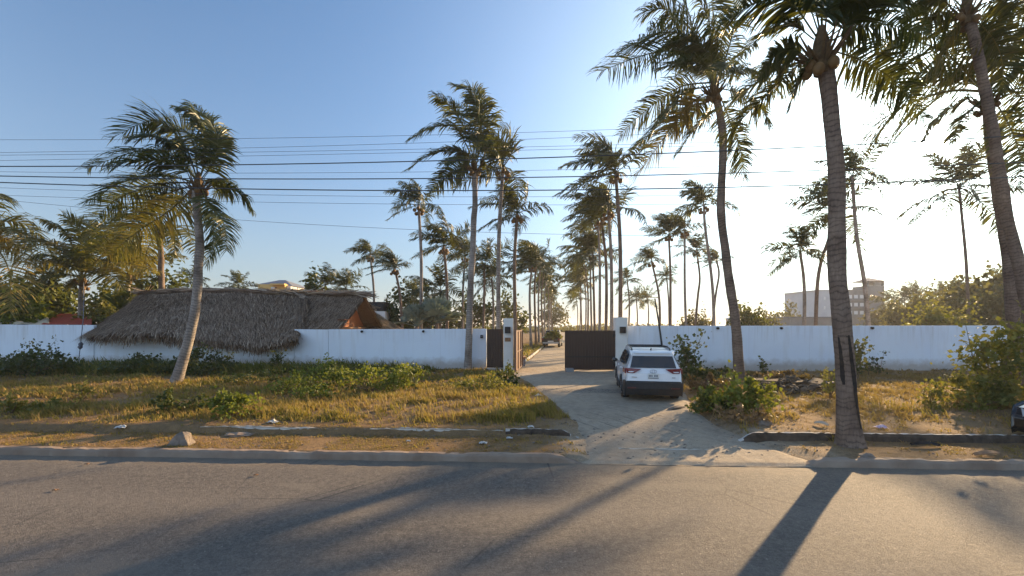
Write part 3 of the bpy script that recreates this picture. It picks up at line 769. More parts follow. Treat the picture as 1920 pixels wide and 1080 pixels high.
palm('large palm at the right edge rising from behind the yellowish bush', [(1908, 765), (1902, 620), (1890, 470), (1866, 330), (1850, 185)], 16.0, 13,
     L=3.8, n=2, wind=.5, r=(.205, .15), flare=.08, m=78, width=.056, bark='trunk_dark', pscale=(1580, 0, 1.929), paths=[
     [(510, 320), (380, 330), (230, 380), (105, 460), .5], [(510, 330), (410, 380), (335, 430), (290, 510), .6], [(500, 300), (380, 200), (250, 150), (115, 190), .3], [(510, 310), (400, 270), (240, 270), (70, 330), .3],
     [(540, 320), (620, 330), (680, 420), (700, 560), .4], [(540, 300), (640, 250), (720, 260), (800, 340), .4], [(520, 300), (480, 180), (420, 110), (320, 60), .2], [(540, 300), (600, 180), (680, 120), (780, 120)],
     [(545, 360), (600, 450), (640, 560), (640, 680), .7], [(515, 350), (460, 400), (420, 450), (400, 520), .5], [(540, 290), (560, 160), (600, 60), (680, 0)]])
palm('tall palm at the right edge whose trunk crosses its neighbour and crown leaves the frame', [(1950, 755), (1925, 560), (1885, 380), (1850, 180), (1812, 15)], 14.6, 15,
     L=3.4, n=2, wind=.5, r=(.185, .135), flare=.08, m=78, width=.052, bark='trunk_dark', pscale=(1580, 0, 1.929), paths=[
     [(440, 50), (340, 0), (270, 30), (225, 100), .3], [(450, 60), (560, 100), (620, 190), (690, 270), .4], [(460, 40), (560, 0), (650, 50), (730, 140), .2], [(450, 30), (420, -80), (330, -130), (210, -100)],
     [(460, 30), (520, -100), (620, -140), (720, -80)], [(445, 70), (395, 130), (355, 200), (335, 285), .5], [(465, 70), (550, 150), (580, 250), (565, 340), .5], [(440, 40), (350, -50), (270, -60), (170, 0)], [(450, 20), (440, -150), (480, -260), (450, -380)]])
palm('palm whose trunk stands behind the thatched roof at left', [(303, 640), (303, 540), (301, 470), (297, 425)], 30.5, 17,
     L=3.4, n=4, wind=1.1, r=(.20, .16), flare=0, m=54, width=.08, mat='frond_yellow', bark='trunk_dark', drymul=1.2, pscale=(0, 356, 2.742), paths=[
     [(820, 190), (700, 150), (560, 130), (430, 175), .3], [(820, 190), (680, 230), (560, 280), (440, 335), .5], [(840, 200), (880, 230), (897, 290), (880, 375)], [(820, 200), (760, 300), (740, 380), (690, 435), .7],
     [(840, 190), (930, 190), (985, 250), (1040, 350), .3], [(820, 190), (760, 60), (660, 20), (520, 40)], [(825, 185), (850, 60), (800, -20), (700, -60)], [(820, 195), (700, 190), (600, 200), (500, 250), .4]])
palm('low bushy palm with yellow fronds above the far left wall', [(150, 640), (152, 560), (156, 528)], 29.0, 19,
     L=3.6, n=5, wind=.7, r=(.18, .15), flare=0, m=58, width=.08, mat='frond_yellow', up=85, low=0, nuts=3, drymul=1.2, pscale=(0, 356, 2.742), paths=[
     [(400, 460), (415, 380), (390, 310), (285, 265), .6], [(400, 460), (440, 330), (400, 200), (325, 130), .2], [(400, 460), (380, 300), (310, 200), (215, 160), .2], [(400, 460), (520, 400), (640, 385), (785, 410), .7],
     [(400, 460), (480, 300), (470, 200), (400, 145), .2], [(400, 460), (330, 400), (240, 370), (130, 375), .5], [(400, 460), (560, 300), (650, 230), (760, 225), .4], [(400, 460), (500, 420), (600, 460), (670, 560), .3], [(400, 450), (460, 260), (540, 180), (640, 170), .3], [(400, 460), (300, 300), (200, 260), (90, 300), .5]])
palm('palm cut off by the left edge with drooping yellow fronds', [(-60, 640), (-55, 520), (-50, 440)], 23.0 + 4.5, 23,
     L=3.6, n=5, wind=.25, r=(.2, .16), flare=0, m=58, width=.08, mat='frond_yellow', low=-30, nuts=3, drymul=1.4, pscale=(0, 356, 2.742), paths=[
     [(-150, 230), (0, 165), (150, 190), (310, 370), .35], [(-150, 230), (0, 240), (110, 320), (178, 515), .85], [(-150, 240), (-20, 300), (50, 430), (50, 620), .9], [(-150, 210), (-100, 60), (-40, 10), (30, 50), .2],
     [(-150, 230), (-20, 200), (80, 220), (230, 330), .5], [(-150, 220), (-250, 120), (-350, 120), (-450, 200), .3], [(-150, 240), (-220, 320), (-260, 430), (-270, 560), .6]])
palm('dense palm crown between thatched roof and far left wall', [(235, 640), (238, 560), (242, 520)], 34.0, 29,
     L=5.0, n=15, wind=.9, r=(.2, .16), flare=0, m=50, width=.09, mat='frond_yellow', nuts=0, up=85, low=0)

# scorch stripes on the near trunk
near = [o for o in bpy.data.objects if o.get('label', '').startswith('nearest palm')][0]
trunk_o = [c for c in near.children if c.name.startswith('trunk')][0]
def scorch(pa, pb, w):
    A_, B_ = P(*pa, 9.25), P(*pb, 9.25); rows = []
    rng = np.random.default_rng(int(pa[0]))
    n = 26
    ctrl, rads = TRK[near.name]
    for k in range(n):
        q = A_ + (B_ - A_) * k / (n - 1)
        ic = np.argmin(abs(ctrl[:, 2] - q[2])); c = ctrl[ic]
        for sgn in (-1, 1):
            x = q[0] + sgn * w * (.48 + .1 * rng.random()) * (.3 + math.sin(math.pi * (.08 + .84 * k / (n - 1))))
            ss = 1 - abs(c[2] - .15) / 9
            rr = rads[ic] * 1.035
            dx = np.clip((x - c[0]) / rr, -.93, .93)
            rows.append((c[0] + dx * rr, c[1] - rr * math.sqrt(1 - dx * dx) - .004, q[2]))
    Fs = [[2 * i, 2 * i + 1, 2 * i + 3, 2 * i + 2] for i in range(n - 1)]
    mk('scorch_mark', rows, Fs, M['scorch'], trunk_o)
scorch((1579, 628), (1600, 800), .07); scorch((1566, 632), (1574, 720), .05); scorch((1566, 629), (1579, 632), .10)

# farther palms share a few windblown crowns
rng = np.random.default_rng(101)
def crown_mesh(seed, n, m, width, wind, L=3.6, low=-30, mat='frond_far', sweep=.4, up=82):
    sweep = .14
    rng = np.random.default_rng(seed); mb = MB()
    for (az, el, l, w, g, dr) in crown_plan(rng, n, L, wind, up, low):
        f = frond_geo(rng, (0, 0, 0), az, el, l, w, g, m, width, nseg=8, dry=dr, sweep=sweep, roll=rng.normal(0, .45))
        mb.add(np.concatenate(f.V), f.F, np.concatenate(f.T))
    return mesh('crown', np.concatenate(mb.V), mb.F, M[mat], {'tint': np.concatenate(mb.T)})
def nut_mesh(seed):
    rng = np.random.default_rng(seed); mb = MB()
    for k in range(7):
        a = k * 2.4; V, Fc = sphere((math.cos(a) * .3, math.sin(a) * .3, -.25 - .35 * rng.random()), .15, 7, 5); mb.add(V, Fc)
    return mesh('coconut_cluster', np.concatenate(mb.V), mb.F, M['coconut'], smooth=True)
CR = [crown_mesh(200 + i, 14, 40, .075, 1.0 + .15 * (i % 3)) for i in range(7)]
CRF = [crown_mesh(300 + i, 13, 24, .13, 1.0) for i in range(4)]
CRC = [crown_mesh(400 + i, 15, 36, .08, .35, low=-45) for i in range(5)]       # calmer crowns near the sun
NUT = [nut_mesh(i) for i in range(2)]
FAR_TRUNK = M['trunk']; cnt = [0]
def far_palm(label, pix, Y, L=3.6, kind='w', group=None, r=None, nuts=True):
    cnt[0] += 1; i = cnt[0]; rr = np.random.default_rng(900 + i)
    pts = [P(px, py, Y) for px, py in pix]
    g = gz(pts[0][0], pts[0][1]); 
    pts[0][2] = g - .05
    o = thing('palm_tree', label, 'palm', (pts[0][0], pts[0][1], g), group)
    r = r or (.145, .10)
    add_trunk(o, pts, r[0], r[1], .05, M['trunk'] if i % 2 else M['trunk_dark'], 1)
    pool = {'w': CR, 'f': CRF, 'c': CRC}[kind]
    c = link('crown', pool[i % len(pool)], o)
    c.location = pts[-1] - ORG[o.name]; c.rotation_euler = (rr.normal(0, .1), rr.normal(0, .1), rr.normal(0, .45))
    s = L / 3.6; c.scale = (s, s, s * (1 + rr.normal(0, .08)))
    if nuts:
        q = link('coconut_cluster', NUT[i % 2], o); q.location = pts[-1] - ORG[o.name]
    return o
fg = 'palms standing beyond the boundary wall'
for lab, pix, Y, L, k in [
    ('short palm left of its twin, right of the thatched gable', [(700, 612), (701, 550), (694, 478)], 44, 2.4, 'w'),
    ('short palm leaning left beside its twin, above the white wall', [(757, 615), (750, 555), (740, 503)], 40, 2.5, 'w'),
    ('palm with sparse yellowish crown above the white wall at left', [(788, 608), (790, 500), (785, 385)], 32, 2.7, 'w'),
    ('palm with curved trunk and two drooping fronds left of the tall slender palm', [(838, 612), (838, 540), (832, 462)], 34, 3.0, 'w'),
    ('shaggy palm just behind the tall slender palm trunk', [(868, 612), (868, 550), (872, 480)], 48, 3.2, 'w'),
    ('shaggy drooping palm between the slender palm and the gate pillar', [(905, 612), (908, 550), (908, 495)], 45, 3.6, 'c'),
    ('shaggy palm low behind the narrow brown door', [(925, 612), (925, 570), (922, 525)], 50, 3.4, 'c'),
    ('small low palm above the white wall behind the blue grey fan palm', [(826, 612), (826, 580), (826, 545)], 46, 3.6, 'c'),
    ('small low palm left of the blue grey fan palm', [(775, 612), (775, 590), (778, 560)], 48, 3.0, 'c'),
    ('lone palm swept hard left beyond the white car roof', [(1237, 612), (1236, 560), (1222, 490)], 46, 2.4, 'w'),
    ('small palm low between the lone swept palm and its taller neighbour', [(1255, 612), (1254, 570), (1250, 520)], 62, 2.2, 'c'),
    ('slim straight palm, first of the row right of the lone swept palm', [(1257, 612), (1257, 520), (1254, 440)], 42, 2.7, 'w'),
    ('slim palm with dark crown, second right of the lone swept palm', [(1288, 612), (1284, 540), (1284, 432)], 41, 2.6, 'w'),
    ('palm with wavy trunk left of the tallest palm behind the right wall', [(1300, 612), (1308, 560), (1312, 520), (1306, 470)], 47, 2.5, 'w'),
    ('tallest windswept palm of the group behind the right wall', [(1340, 612), (1336, 540), (1322, 425), (1320, 385)], 36, 3.0, 'w'),
    ('palm half hidden behind the trunk of the yellow frond palm', [(1332, 612), (1341, 560), (1348, 515), (1344, 490)], 50, 2.3, 'w'),
    ('spreading palm alone in the bright gap behind the right wall', [(1507, 612), (1508, 540), (1500, 470)], 34, 2.9, 'c'),
    ('palm with curved trunk just left of the scorched trunk', [(1528, 612), (1534, 520), (1556, 440), (1562, 395)], 33, 3.6, 'c'),
    ('palm leaning left just right of the scorched trunk', [(1634, 612), (1622, 540), (1606, 440), (1598, 330)], 29, 2.9, 'c'),
    ('palm standing in the glare under the sun', [(1818, 612), (1812, 500), (1803, 400), (1798, 350)], 42, 5.6, 'c'),
    ('tiny far palm low right of the right gate pillar', [(1195, 612), (1195, 590), (1193, 560)], 75, 2.8, 'c'),
    ('far palm with drooping crown right of the right gate pillar', [(1178, 612), (1180, 570), (1176, 525)], 62, 2.8, 'c'),
    ('tiny far palm near the foot of the lone swept palm', [(1215, 612), (1216, 585), (1214, 560)], 80, 2.8, 'c'),
    ('low palm crown peeking over the thatch ridge at left', [(447, 612), (447, 570), (447, 535)], 52, 2.3, 'c'),
    ('low palm crown left of the two behind the thatch ridge, right of the ochre house', [(612, 612), (612, 570), (610, 535)], 42, 2.6, 'w'),
    ('low palm crown right of the two behind the thatch ridge, right of the ochre house', [(650, 612), (650, 570), (648, 540)], 43, 2.4, 'c'),
    ('small palm crown just right of the leaning palm trunk above the thatch', [(365, 612), (365, 570), (366, 525)], 48, 2.3, 'c'),
    ('small hazy palm leftmost beside the grey tower', [(1668, 612), (1668, 590), (1667, 565)], 95, 4.0, 'c'),
    ('small hazy palm second from the grey tower', [(1695, 612), (1695, 590), (1697, 562)], 98, 4.2, 'c'),
    ('small hazy palm third from the grey tower', [(1718, 612), (1718, 590), (1718, 556)], 95, 4.5, 'c'),
    ('small hazy palm fourth from the grey tower', [(1765, 612), (1765, 590), (1765, 556)], 90, 4.2, 'c'),
    ('hazy palm crown low behind the right trees at the frame edge', [(1880, 612), (1880, 580), (1885, 535)], 70, 4.0, 'c'),
]:
    far_palm(lab, pix, Y, L, k, fg, nuts=(Y < 50 and k == 'w'))
ordn = ['first', 'second', 'third', 'fourth', 'fifth', 'sixth', 'seventh', 'eighth', 'ninth', 'tenth', 'eleventh', 'twelfth', 'thirteenth']
left_row = [(25.5, 308, -4.0), (30, 395, -3.45), (45, 492, -3.6), (51, 480, -3.5), (58, 500, -3.6), (66, 505, -3.5), (75, 525, -3.7), (86, 530, -3.5), (98, 545, -3.6), (110, 550, -3.5), (124, 560, -3.6)]
right_row = [(26.5, 318, 3.4), (31, 388, 3.35), (35, 402, 3.3), (40, 410, 3.2), (46, 470, 3.2), (53, 480, 3.3), (61, 495, 3.2), (70, 520, 3.3), (82, 530, 3.2), (95, 545, 3.2), (110, 555, 3.2)]
for rows_, side in ((left_row, 'left'), (right_row, 'right')):
    for i, (Y, cy, off) in enumerate(rows_):
        x = .125 * Y + off; px = 960 + x / Y * F
        rr = np.random.default_rng(i * 7 + (side == 'left'))
        lean = (-8 if side == 'right' else 6) * 26 / Y
        far_palm('palm %s from the gate in the %s row lining the drive' % (ordn[i], side),
                 [(px, 625), (px + rr.normal(0, 2), (612 + cy) / 2), (px + lean + rr.normal(0, 3) * 26 / Y, cy + 6)], Y, (3.4 if Y < 40 else 3.9) * (1 + rr.normal(0, .06)),
                 'w' if Y < 75 else 'f', 'palms lining the drive', nuts=Y < 50)

# ------------------------------------------------------------------ broadleaf plants
def leafset(rng, C, size, aspect=.42, up=.2):
    n = len(C); d = unit(rng.normal(0, 1, (n, 3)) + np.array((0, 0, up))); s = size * (.6 + .8 * rng.random((n, 1)))
    w = unit(np.cross(d, unit(rng.normal(0, 1, (n, 3)))))
    k = np.cross(d, w) * .12
    V = np.stack([C, C + d * s * .5 + w * s * aspect + k * s, C + d * s, C + d * s * .5 - w * s * aspect + k * s], 1).reshape(-1, 3)
    i = (np.arange(n) * 4)[:, None]
    return V, (i + np.array([[0, 1, 2, 3]])).tolist()
def bush(label, name, cat, base, rx, ry, h, n, size, mat, seed, clumps=14, stems=7, group=None, trunk=None, lift=.25, tint=(.1, .7), tmat='twig'):
    rng = np.random.default_rng(seed); base = np.asarray(base, float)
    o = thing(name, label, cat, base, group)
    C = []; mb = MB(); T = []
    cc = []
    for k in range(clumps):
        a = rng.random() * 6.283; rr = math.sqrt(rng.random()) * .85
        zz = lift + (1 - lift) * rng.random() ** .8 * (1 - .45 * rr)
        cc.append((math.cos(a) * rr * rx, math.sin(a) * rr * ry, zz * h))
    for k in range(clumps // 3):                 # single shoots standing out of the mass
        a = rng.random() * 6.283; rr = rng.random() * .95
        cc.append((math.cos(a) * rr * rx, math.sin(a) * rr * ry, h * (.75 + .5 * rng.random()) * (1 - .35 * rr)))
    cc = np.array(cc); per = n // len(cc)
    for k, c in enumerate(cc):
        sc = np.array((rx, ry, h * .5)) * .21 * (.5 + .9 * rng.random()) * (np.array((.45, .45, 1.3)) if k >= clumps else 1)
        C.append(base + c + rng.normal(0, 1, (per, 3)) * sc)
        T.append(np.full(per * 4, tint[0] + (tint[1] - tint[0]) * rng.random()))
    C = np.concatenate(C); C[:, 2] = np.maximum(C[:, 2], base[2] + .03)
    V, Fc = leafset(rng, C, size)
    t = np.clip(np.concatenate(T) + rng.normal(0, .1, len(V)), 0, 1)
    th = trunk or .02
    if trunk:
        top = base + (0, 0, h * max(lift, .25))
        mb.tube(spline([base - (0, 0, .1), base + (rx * .05, 0, h * lift * .5), top], 8), np.linspace(trunk * 1.3, trunk, 8), 8)
    else: top = base
    for c in cc[:stems]:
        e = base + c
        mb.tube(spline([top, top * .45 + e * .55 + (0, 0, .08 * h), e], 6), np.linspace(th * .7, th * .2, 6), 5)
    mb.out('trunk' if trunk else 'stem', M[tmat], o, True)
    mk('crown' if trunk else 'foliage', V, Fc, M[mat], o, {'tint': t})
    return o
def on(px, py):
    q = G(px, py); q[2] = gz(q[0], q[1]); return q
def sapling(label, name, base, h, n_leaf, size, mat, seed, stems=4, spread=.35, group=None, tint=(.1, .6)):
    rng = np.random.default_rng(seed); base = np.asarray(base, float); mb = MB(); C = []
    o = thing(name, label, 'plant', base, group)
    for s in range(stems):
        a = rng.random() * 6.28; hh = h * (.55 + .45 * rng.random()) if s else h
        e = base + (math.cos(a) * spread * hh, math.sin(a) * spread * hh * .6, hh)
        c = spline([base + rng.normal(0, .04, 3) * (1, 1, 0), (base + e) / 2 + rng.normal(0, .06, 3), e], 14)
        mb.tube(c, np.linspace(.016, .004, 14) * (1 + h * .3), 4)
        for q in range(n_leaf // stems):
            i = rng.integers(3, 14); C.append(c[i] + rng.normal(0, 1, 3) * (.16, .16, .08) * h * .6)
            
    C = np.array(C); C[:, 2] = np.maximum(C[:, 2], base[2] + .04)
    V, Fc = leafset(rng, C, size, .4, 0)
    mb.out('stem', M['twig'], o); mk('foliage', V, Fc, M[mat], o, {'tint': np.clip(np.repeat(tint[0] + (tint[1] - tint[0]) * rng.random(len(C)), 4), 0, 1)})
    return o

# left, in front of the wall
bush('dark feathery shrub in front of the far left wall', 'shrub', 'shrub', on(60, 705), 1.9, 1.0, 1.05, 1000, .15, 'leaf_dark', 31, 22, 12, lift=.05)
sapling('thin dark sprigs rising above the far left shrub', 'sapling', on(75, 700), 1.75, 320, .13, 'leaf_dark', 32, 6, .45)
bush('dark weedy shrub right behind the leaning palm trunk', 'shrub', 'shrub', on(385, 702), 1.7, .9, 1.15, 1300, .13, 'leaf_dark', 33, 18, 10, lift=.05)
bush('dark green weedy shrub left of the leaning palm trunk', 'shrub', 'shrub', on(270, 702), 2.4, .9, .75, 1300, .13, 'leaf_dark', 34, 18, 10, lift=.05)
sapling('dark weed with bare stems before the white wall under the thatch edge', 'weed', on(515, 700), 1.05, 220, .12, 'leaf_dark', 35, 7, .4)
wg = 'bright green weeds on the verge'
for i, (lab, px, py, rx, h, n, mt) in enumerate([
    ('yellow green weed clump left of the two taller ones before the white wall', 610, 728, 1.1, .95, 900, 'leaf_bright'),
    ('tall bright green weed clump in the middle before the white wall', 690, 735, 1.5, .95, 1500, 'leaf_bright'),
    ('green weed clump right of the tallest before the white wall', 758, 722, 1.1, .8, 900, 'leaf_bright'),
    ('small weed clump left of the row before the white wall', 560, 738, 1.0, .6, 600, 'leaf_bright'),
    ('low weed clump in front of the tall middle one', 590, 750, .9, .45, 500, 'leaf_bright'),
    ('green weed clump beside the left gate pillar', 905, 735, 1.2, .6, 800, 'leaf_yellow'),
    ('dark green weed clump at the foot of the left gate pillar', 950, 725, .6, .7, 500, 'leaf'),
    ('round leafy weed alone on the left verge', 432, 783, .75, .62, 900, 'leaf_bright'),
    ('small yellow green weed at far left of the verge', 22, 775, .35, .4, 250, 'leaf_yellow'),
    ('upright dark green weed on the left verge near the grey rock', 312, 775, .38, .62, 360, 'leaf'),
    ('thin yellow weed left of the leaning palm', 155, 752, .3, .6, 200, 'leaf_yellow'),
    ('green sprawling weed between the round weed and the upright one', 375, 770, .6, .4, 420, 'leaf'),
    ('low green weed clump left of the leaning palm foot', 95, 772, .6, .3, 350, 'leaf_yellow'),
    ('weed clump of mixed green right of the leaning palm', 470, 722, 1.3, .6, 700, 'leaf'),
]):
    bush(lab, 'weed', 'weed', on(px, py), rx, rx * .65, h, n, .085 if h < .7 else .10, mt, 500 + i, 14, 9, wg, lift=.05)
# right side
sapling('leafy sapling before white wall just right of the white car', 'sapling', on(1295, 705), 2.1, 420, .17, 'leaf', 41, 6, .28)
bush('low dark weeds beside the white car and right wall', 'shrub', 'shrub', on(1315, 712), 1.5, .8, .55, 800, .14, 'leaf_dark', 42, 16, 9, lift=.05)
bush('bright leafy bush at the foot of the yellow frond palm', 'bush', 'bush', on(1388, 775), .95, .7, .9, 1700, .11, 'leaf_bright', 43, 24, 14, lift=.05, tint=(0, .7))
bush('straggly green weed at the drive edge below the white car', 'weed', 'weed', on(1330, 772), .6, .5, .45, 800, .1, 'leaf', 44, 14, 8, lift=.05)
sapling('sparse sprig against the right wall between the two trunks', 'sapling', on(1436, 705), .85, 120, .12, 'leaf', 45, 4, .3)
sapling('dark leafy sapling behind the scorched trunk', 'sapling', on(1606, 712), 1.7, 300, .15, 'leaf_dark', 46, 4, .2)
sapling('thin sprig against the right wall, second right of the scorched trunk', 'sapling', on(1650, 704), 1.1, 110, .12, 'leaf_dark', 47, 3, .35)
sapling('small sprig close to the right wall, first right of the scorched trunk', 'sapling', on(1628, 704), .95, 80, .12, 'leaf_dark', 48, 3, .25)
bush('tall yellowish bush at the right edge before the wall', 'bush', 'bush', on(1878, 760), 1.35, .9, 2.2, 1700, .13, 'leaf_yellow', 49, 34, 20, lift=.08, tint=(0, 1))
sapling('arching sprays of small leaves left of the yellowish bush', 'sapling', on(1850, 752), 2.5, 420, .14, 'leaf_yellow', 50, 9, .45)
bush('low spreading yellow bush at the foot of the tall yellowish one', 'bush', 'bush', on(1835, 765), 1.5, .8, .8, 1300, .11, 'leaf_yellow', 51, 18, 10, lift=.05, tint=(.1, .9))
bush('tuft of yellow weeds beside the scorched trunk', 'weed', 'weed', on(1556, 748), .4, .4, .8, 260, .09, 'leaf_yellow', 52, 9, 8, lift=.05, tint=(.5, 1))
sapling('pale yellow weed right of the scorched trunk', 'weed', on(1748, 765), .6, 150, .08, 'leaf_yellow', 53, 6, .3, tint=(.4, 1))

# background trees, left and right
tg = 'leafy trees beyond the boundary wall'
for i, (lab, px, Y, rx, h, n, sz, mt) in enumerate([
    ('dense dark green tree behind the far left wall', 90, 31, 3.0, 5.6, 2600, .34, 'leaf'),
    ('bright broad leaved tree at the left edge behind the tan awning', 40, 29, 2.2, 4.6, 1800, .34, 'leaf_bright'),
    ('yellow green tree between red roof and thatch', 190, 29.5, 1.6, 4.3, 1300, .28, 'leaf_yellow'),
    ('dark tree behind the palm trunk left above the thatch', 260, 38, 3.4, 6.3, 2200, .38, 'leaf'),
    ('dark tree behind the thatch ridge right of the leaning palm', 330, 38, 3.2, 5.6, 1800, .38, 'leaf'),
    ('dark rounded tree behind the thatch ridge near the gable', 590, 40, 2.4, 5.6, 1700, .32, 'leaf'),
    ('dark round tree right of the black rooftop box', 752, 42, 2.0, 5.0, 1500, .32, 'leaf_dark'),
    ('dark low tree above the white wall near the slender palm', 800, 52, 3.0, 5.6, 1500, .36, 'leaf'),
    ('dark low tree behind the narrow door', 880, 55, 3.2, 5.5, 1500, .36, 'leaf'),
    ('dark low tree behind the left gate pillar', 955, 62, 3.0, 6.0, 1400, .38, 'leaf'),
    ('low tree at the end of the left palm row', 1035, 120, 5.0, 7.5, 1400, .6, 'leaf_haze'),
    ('low green tree above the right wall near the tallest windswept palm', 1305, 60, 2.4, 3.9, 900, .34, 'leaf_haze'),
    ('round green tree behind the yellow frond palm trunk', 1398, 48, 2.6, 4.2, 1700, .32, 'leaf'),
    ('small airy tree above the right wall in the bright gap', 1440, 70, 1.8, 4.2, 500, .36, 'leaf_haze'),
    ('low olive tree at the foot of the grey tower', 1665, 80, 4.0, 4.6, 3000, .5, 'leaf_haze'),
    ('olive tree right of the small hazy palms', 1720, 62, 4.0, 4.9, 4500, .45, 'leaf_haze'),
    ('large dark tree behind the palm in the glare', 1790, 58, 5.0, 6.5, 6500, .5, 'leaf_haze'),
    ('large dark tree behind the trunks at the right edge', 1870, 52, 5.0, 6.9, 6500, .5, 'leaf_haze'),
    ('tree at the right frame edge behind the wall', 1950, 45, 4.5, 6.6, 4500, .45, 'leaf_haze'),
    ('low orange green tree above the wall left of the yellowish bush', 1755, 42, 3.2, 4.2, 1600, .32, 'leaf_yellow'),
    ('pale hazy palm like bush behind the low grey building', 1482, 95, 3.0, 6.0, 700, .5, 'leaf_haze'),
]):
    q = P(px, 608, Y); q[2] = gz(q[0], q[1])
    bush(lab, 'tree', 'tree', q, rx, rx * .8, h, n, sz, mt, 600 + i, 26, 12, tg, trunk=.16, lift=.3)
# scrub on the dune at the end of the drive
rng = np.random.default_rng(77)
C = np.stack([rng.uniform(-25, 60, 9000), rng.uniform(118, 165, 9000), np.zeros(9000)], 1)
C[:, 2] = ground_z(C[:, 0], C[:, 1]) + rng.random(9000) ** 2 * 2.6 * vnoise(C[:, 0], C[:, 1], 9, 3)
V, Fc = leafset(rng, C, .9); tag(mk('scrub', V, Fc, M['leaf_haze'], attrs={'tint': np.repeat(rng.random(9000), 4)}), 'low brown scrub on the dune at the end of the drive', 'scrub', kind='stuff')
# blue grey fan palm and banana plant
def fan_plant(label, name, cat, base, n, L, w, mat, seed, el=(10, 80), fan=True):
    rng = np.random.default_rng(seed); o = thing(name, label, cat, base); base = np.asarray(base, float)
    for i in range(n):
        az = i * 2.4 + rng.normal(0, .2); e = R(rng.uniform(*el)); mb = MB()
        d = np.array((math.cos(az) * math.cos(e), math.sin(az) * math.cos(e), math.sin(e))); s = np.array((-math.sin(az), math.cos(az), 0)); nn = np.cross(d, s)
        if fan:
            hub = base + d * L * .55; mb.tube([base, hub], [.04, .02], 4, .3)
            for k in range(15):
                a = R(-105 + 15 * k); dd = d * math.cos(a) + s * math.sin(a); sd = -d * math.sin(a) + s * math.cos(a)
                tip = hub + dd * L * .5 + np.array((0, 0, -.08)) + nn * rng.normal(0, .05)
                mid = hub + dd * L * .3
                mb.add([hub, mid + sd * w, tip, mid - sd * w], [[0, 1, 2, 3]], .3 + .4 * rng.random())
        else:
            c = [base, base + d * L * .4, base + d * L * .8 + (0, 0, -.1 * L), base + d * L * 1.05 + (0, 0, -.38 * L)]
            c = spline(c, 12); pr = w * np.clip(np.sin(np.pi * np.linspace(.0, 1, 12)) ** .6, .06, 1)
            V = np.concatenate([c - s * pr[:, None] + (0, 0, .25 * w), c, c + s * pr[:, None] + (0, 0, .25 * w)])
            Fs = [[r_ * 12 + i, r_ * 12 + i + 1, (r_ + 1) * 12 + i + 1, (r_ + 1) * 12 + i] for r_ in range(2) for i in range(11)]
            mb.add(V, Fs, rng.random() * .6)
        mb.out('leaf', M[mat], o)
    mb = MB(); mb.tube([base - (0, 0, 2.5), base], [.16, .12], 8); mb.out('trunk', M['trunk_dark'], o)
q = P(820, 606, 30.0); fan_plant('blue grey fan palm above the white wall beside the slender palm', 'fan_palm', 'palm', q, 22, 2.0, .13, 'leaf_blue', 61, (5, 80))
q = P(782, 612, 30.0); fan_plant('smaller blue grey fan palm left of the larger one', 'fan_palm', 'palm', q, 16, 1.7, .12, 'leaf_blue', 62, (5, 80))
q = P(228, 585, 28.5); fan_plant('banana plant with broad leaves behind the left end of the thatch', 'banana_plant', 'plant', q, 9, 2.2, .27, 'leaf', 63, (35, 85), False)

# ------------------------------------------------------------------ grass on the verges
rng = np.random.default_rng(5)
def blades(X, Y, hgt, wid, tint, lean=.35):
    n = len(X); Z = ground_z(X, Y) - .01
    a = rng.random(n) * 6.283; d = np.stack([np.cos(a), np.sin(a), np.zeros(n)], 1)
    ld = rng.normal(0, lean, (n, 3)); ld[:, 0] -= .22; ld[:, 2] = 0
    h = hgt[:, None]; b = np.stack([X, Y, Z], 1); w = wid[:, None]
    mid = b + ld * h * .35 + np.array((0, 0, 1)) * h * .55
    tip = b + ld * h * 1.05 + np.array((0, 0, 1)) * h * (.80 + .2 * rng.random((n, 1)))
    V = np.stack([b - d * w, b + d * w, mid + d * w * .8, mid - d * w * .8, tip], 1).reshape(-1, 3)
    return V, np.repeat(tint, 5)
def scatter(n, x0, x1, y0, y1):
    return rng.uniform(x0, x1, n), rng.uniform(y0, y1, n)
GV, GT = [], []
def field(n, x0, x1, y0, y1, dens, hf, tf, w=.012, lean=.35):
    TB = 9
    X, Y = scatter(n // TB, x0, x1, y0, y1)
    X = np.repeat(X, TB); Y = np.repeat(Y, TB); n = len(X); rr = np.repeat(.5 + rng.random(n // TB), TB)
    tj = np.repeat(rng.normal(0, .20, n // TB), TB); ro = rng.normal(0, .055, (2, n)) * rr
    X = X + ro[0]; Y = Y + ro[1]
    d = dens(X, Y) * (1 - corridor(X, Y)) * ((Y - kerb_y(X)) > .24) * (Y < 23.2)
    k = np.repeat(rng.random(n // TB), TB) < d; X, Y, rr, tj = X[k], Y[k], rr[k], tj[k]
    V, t = blades(X, Y, np.maximum(hf(X, Y) * (.35 + .7 * rng.random(len(X))) * rr, .02), w * (.6 + .8 * rng.random(len(X))) * (Y / 10) ** .5, np.clip(tf(X, Y) + tj + rng.normal(0, .12, len(X)), 0, 1), lean)
    GV.append(V); GT.append(t)
def E(px, py, rx, ry):
    """soft world-space ellipse around the ground point seen at px, py"""
    c = G(px, py); 
    return lambda X, Y: np.exp(-(((X - c[0]) / rx) ** 2 + ((Y - c[1]) / ry) ** 2) ** 1.5)
# sparse short cover everywhere left
field(60000, -22, 2.2, 8.7, 23, lambda X, Y: sstep(.40, .66, fbm(X, Y, 1.3, 51)) * .8, lambda X, Y: .07 + .10 * sstep(10.5, 13, Y), lambda X, Y: .70 + .5 * (fbm(X, Y, 1.8, 61) - .35))
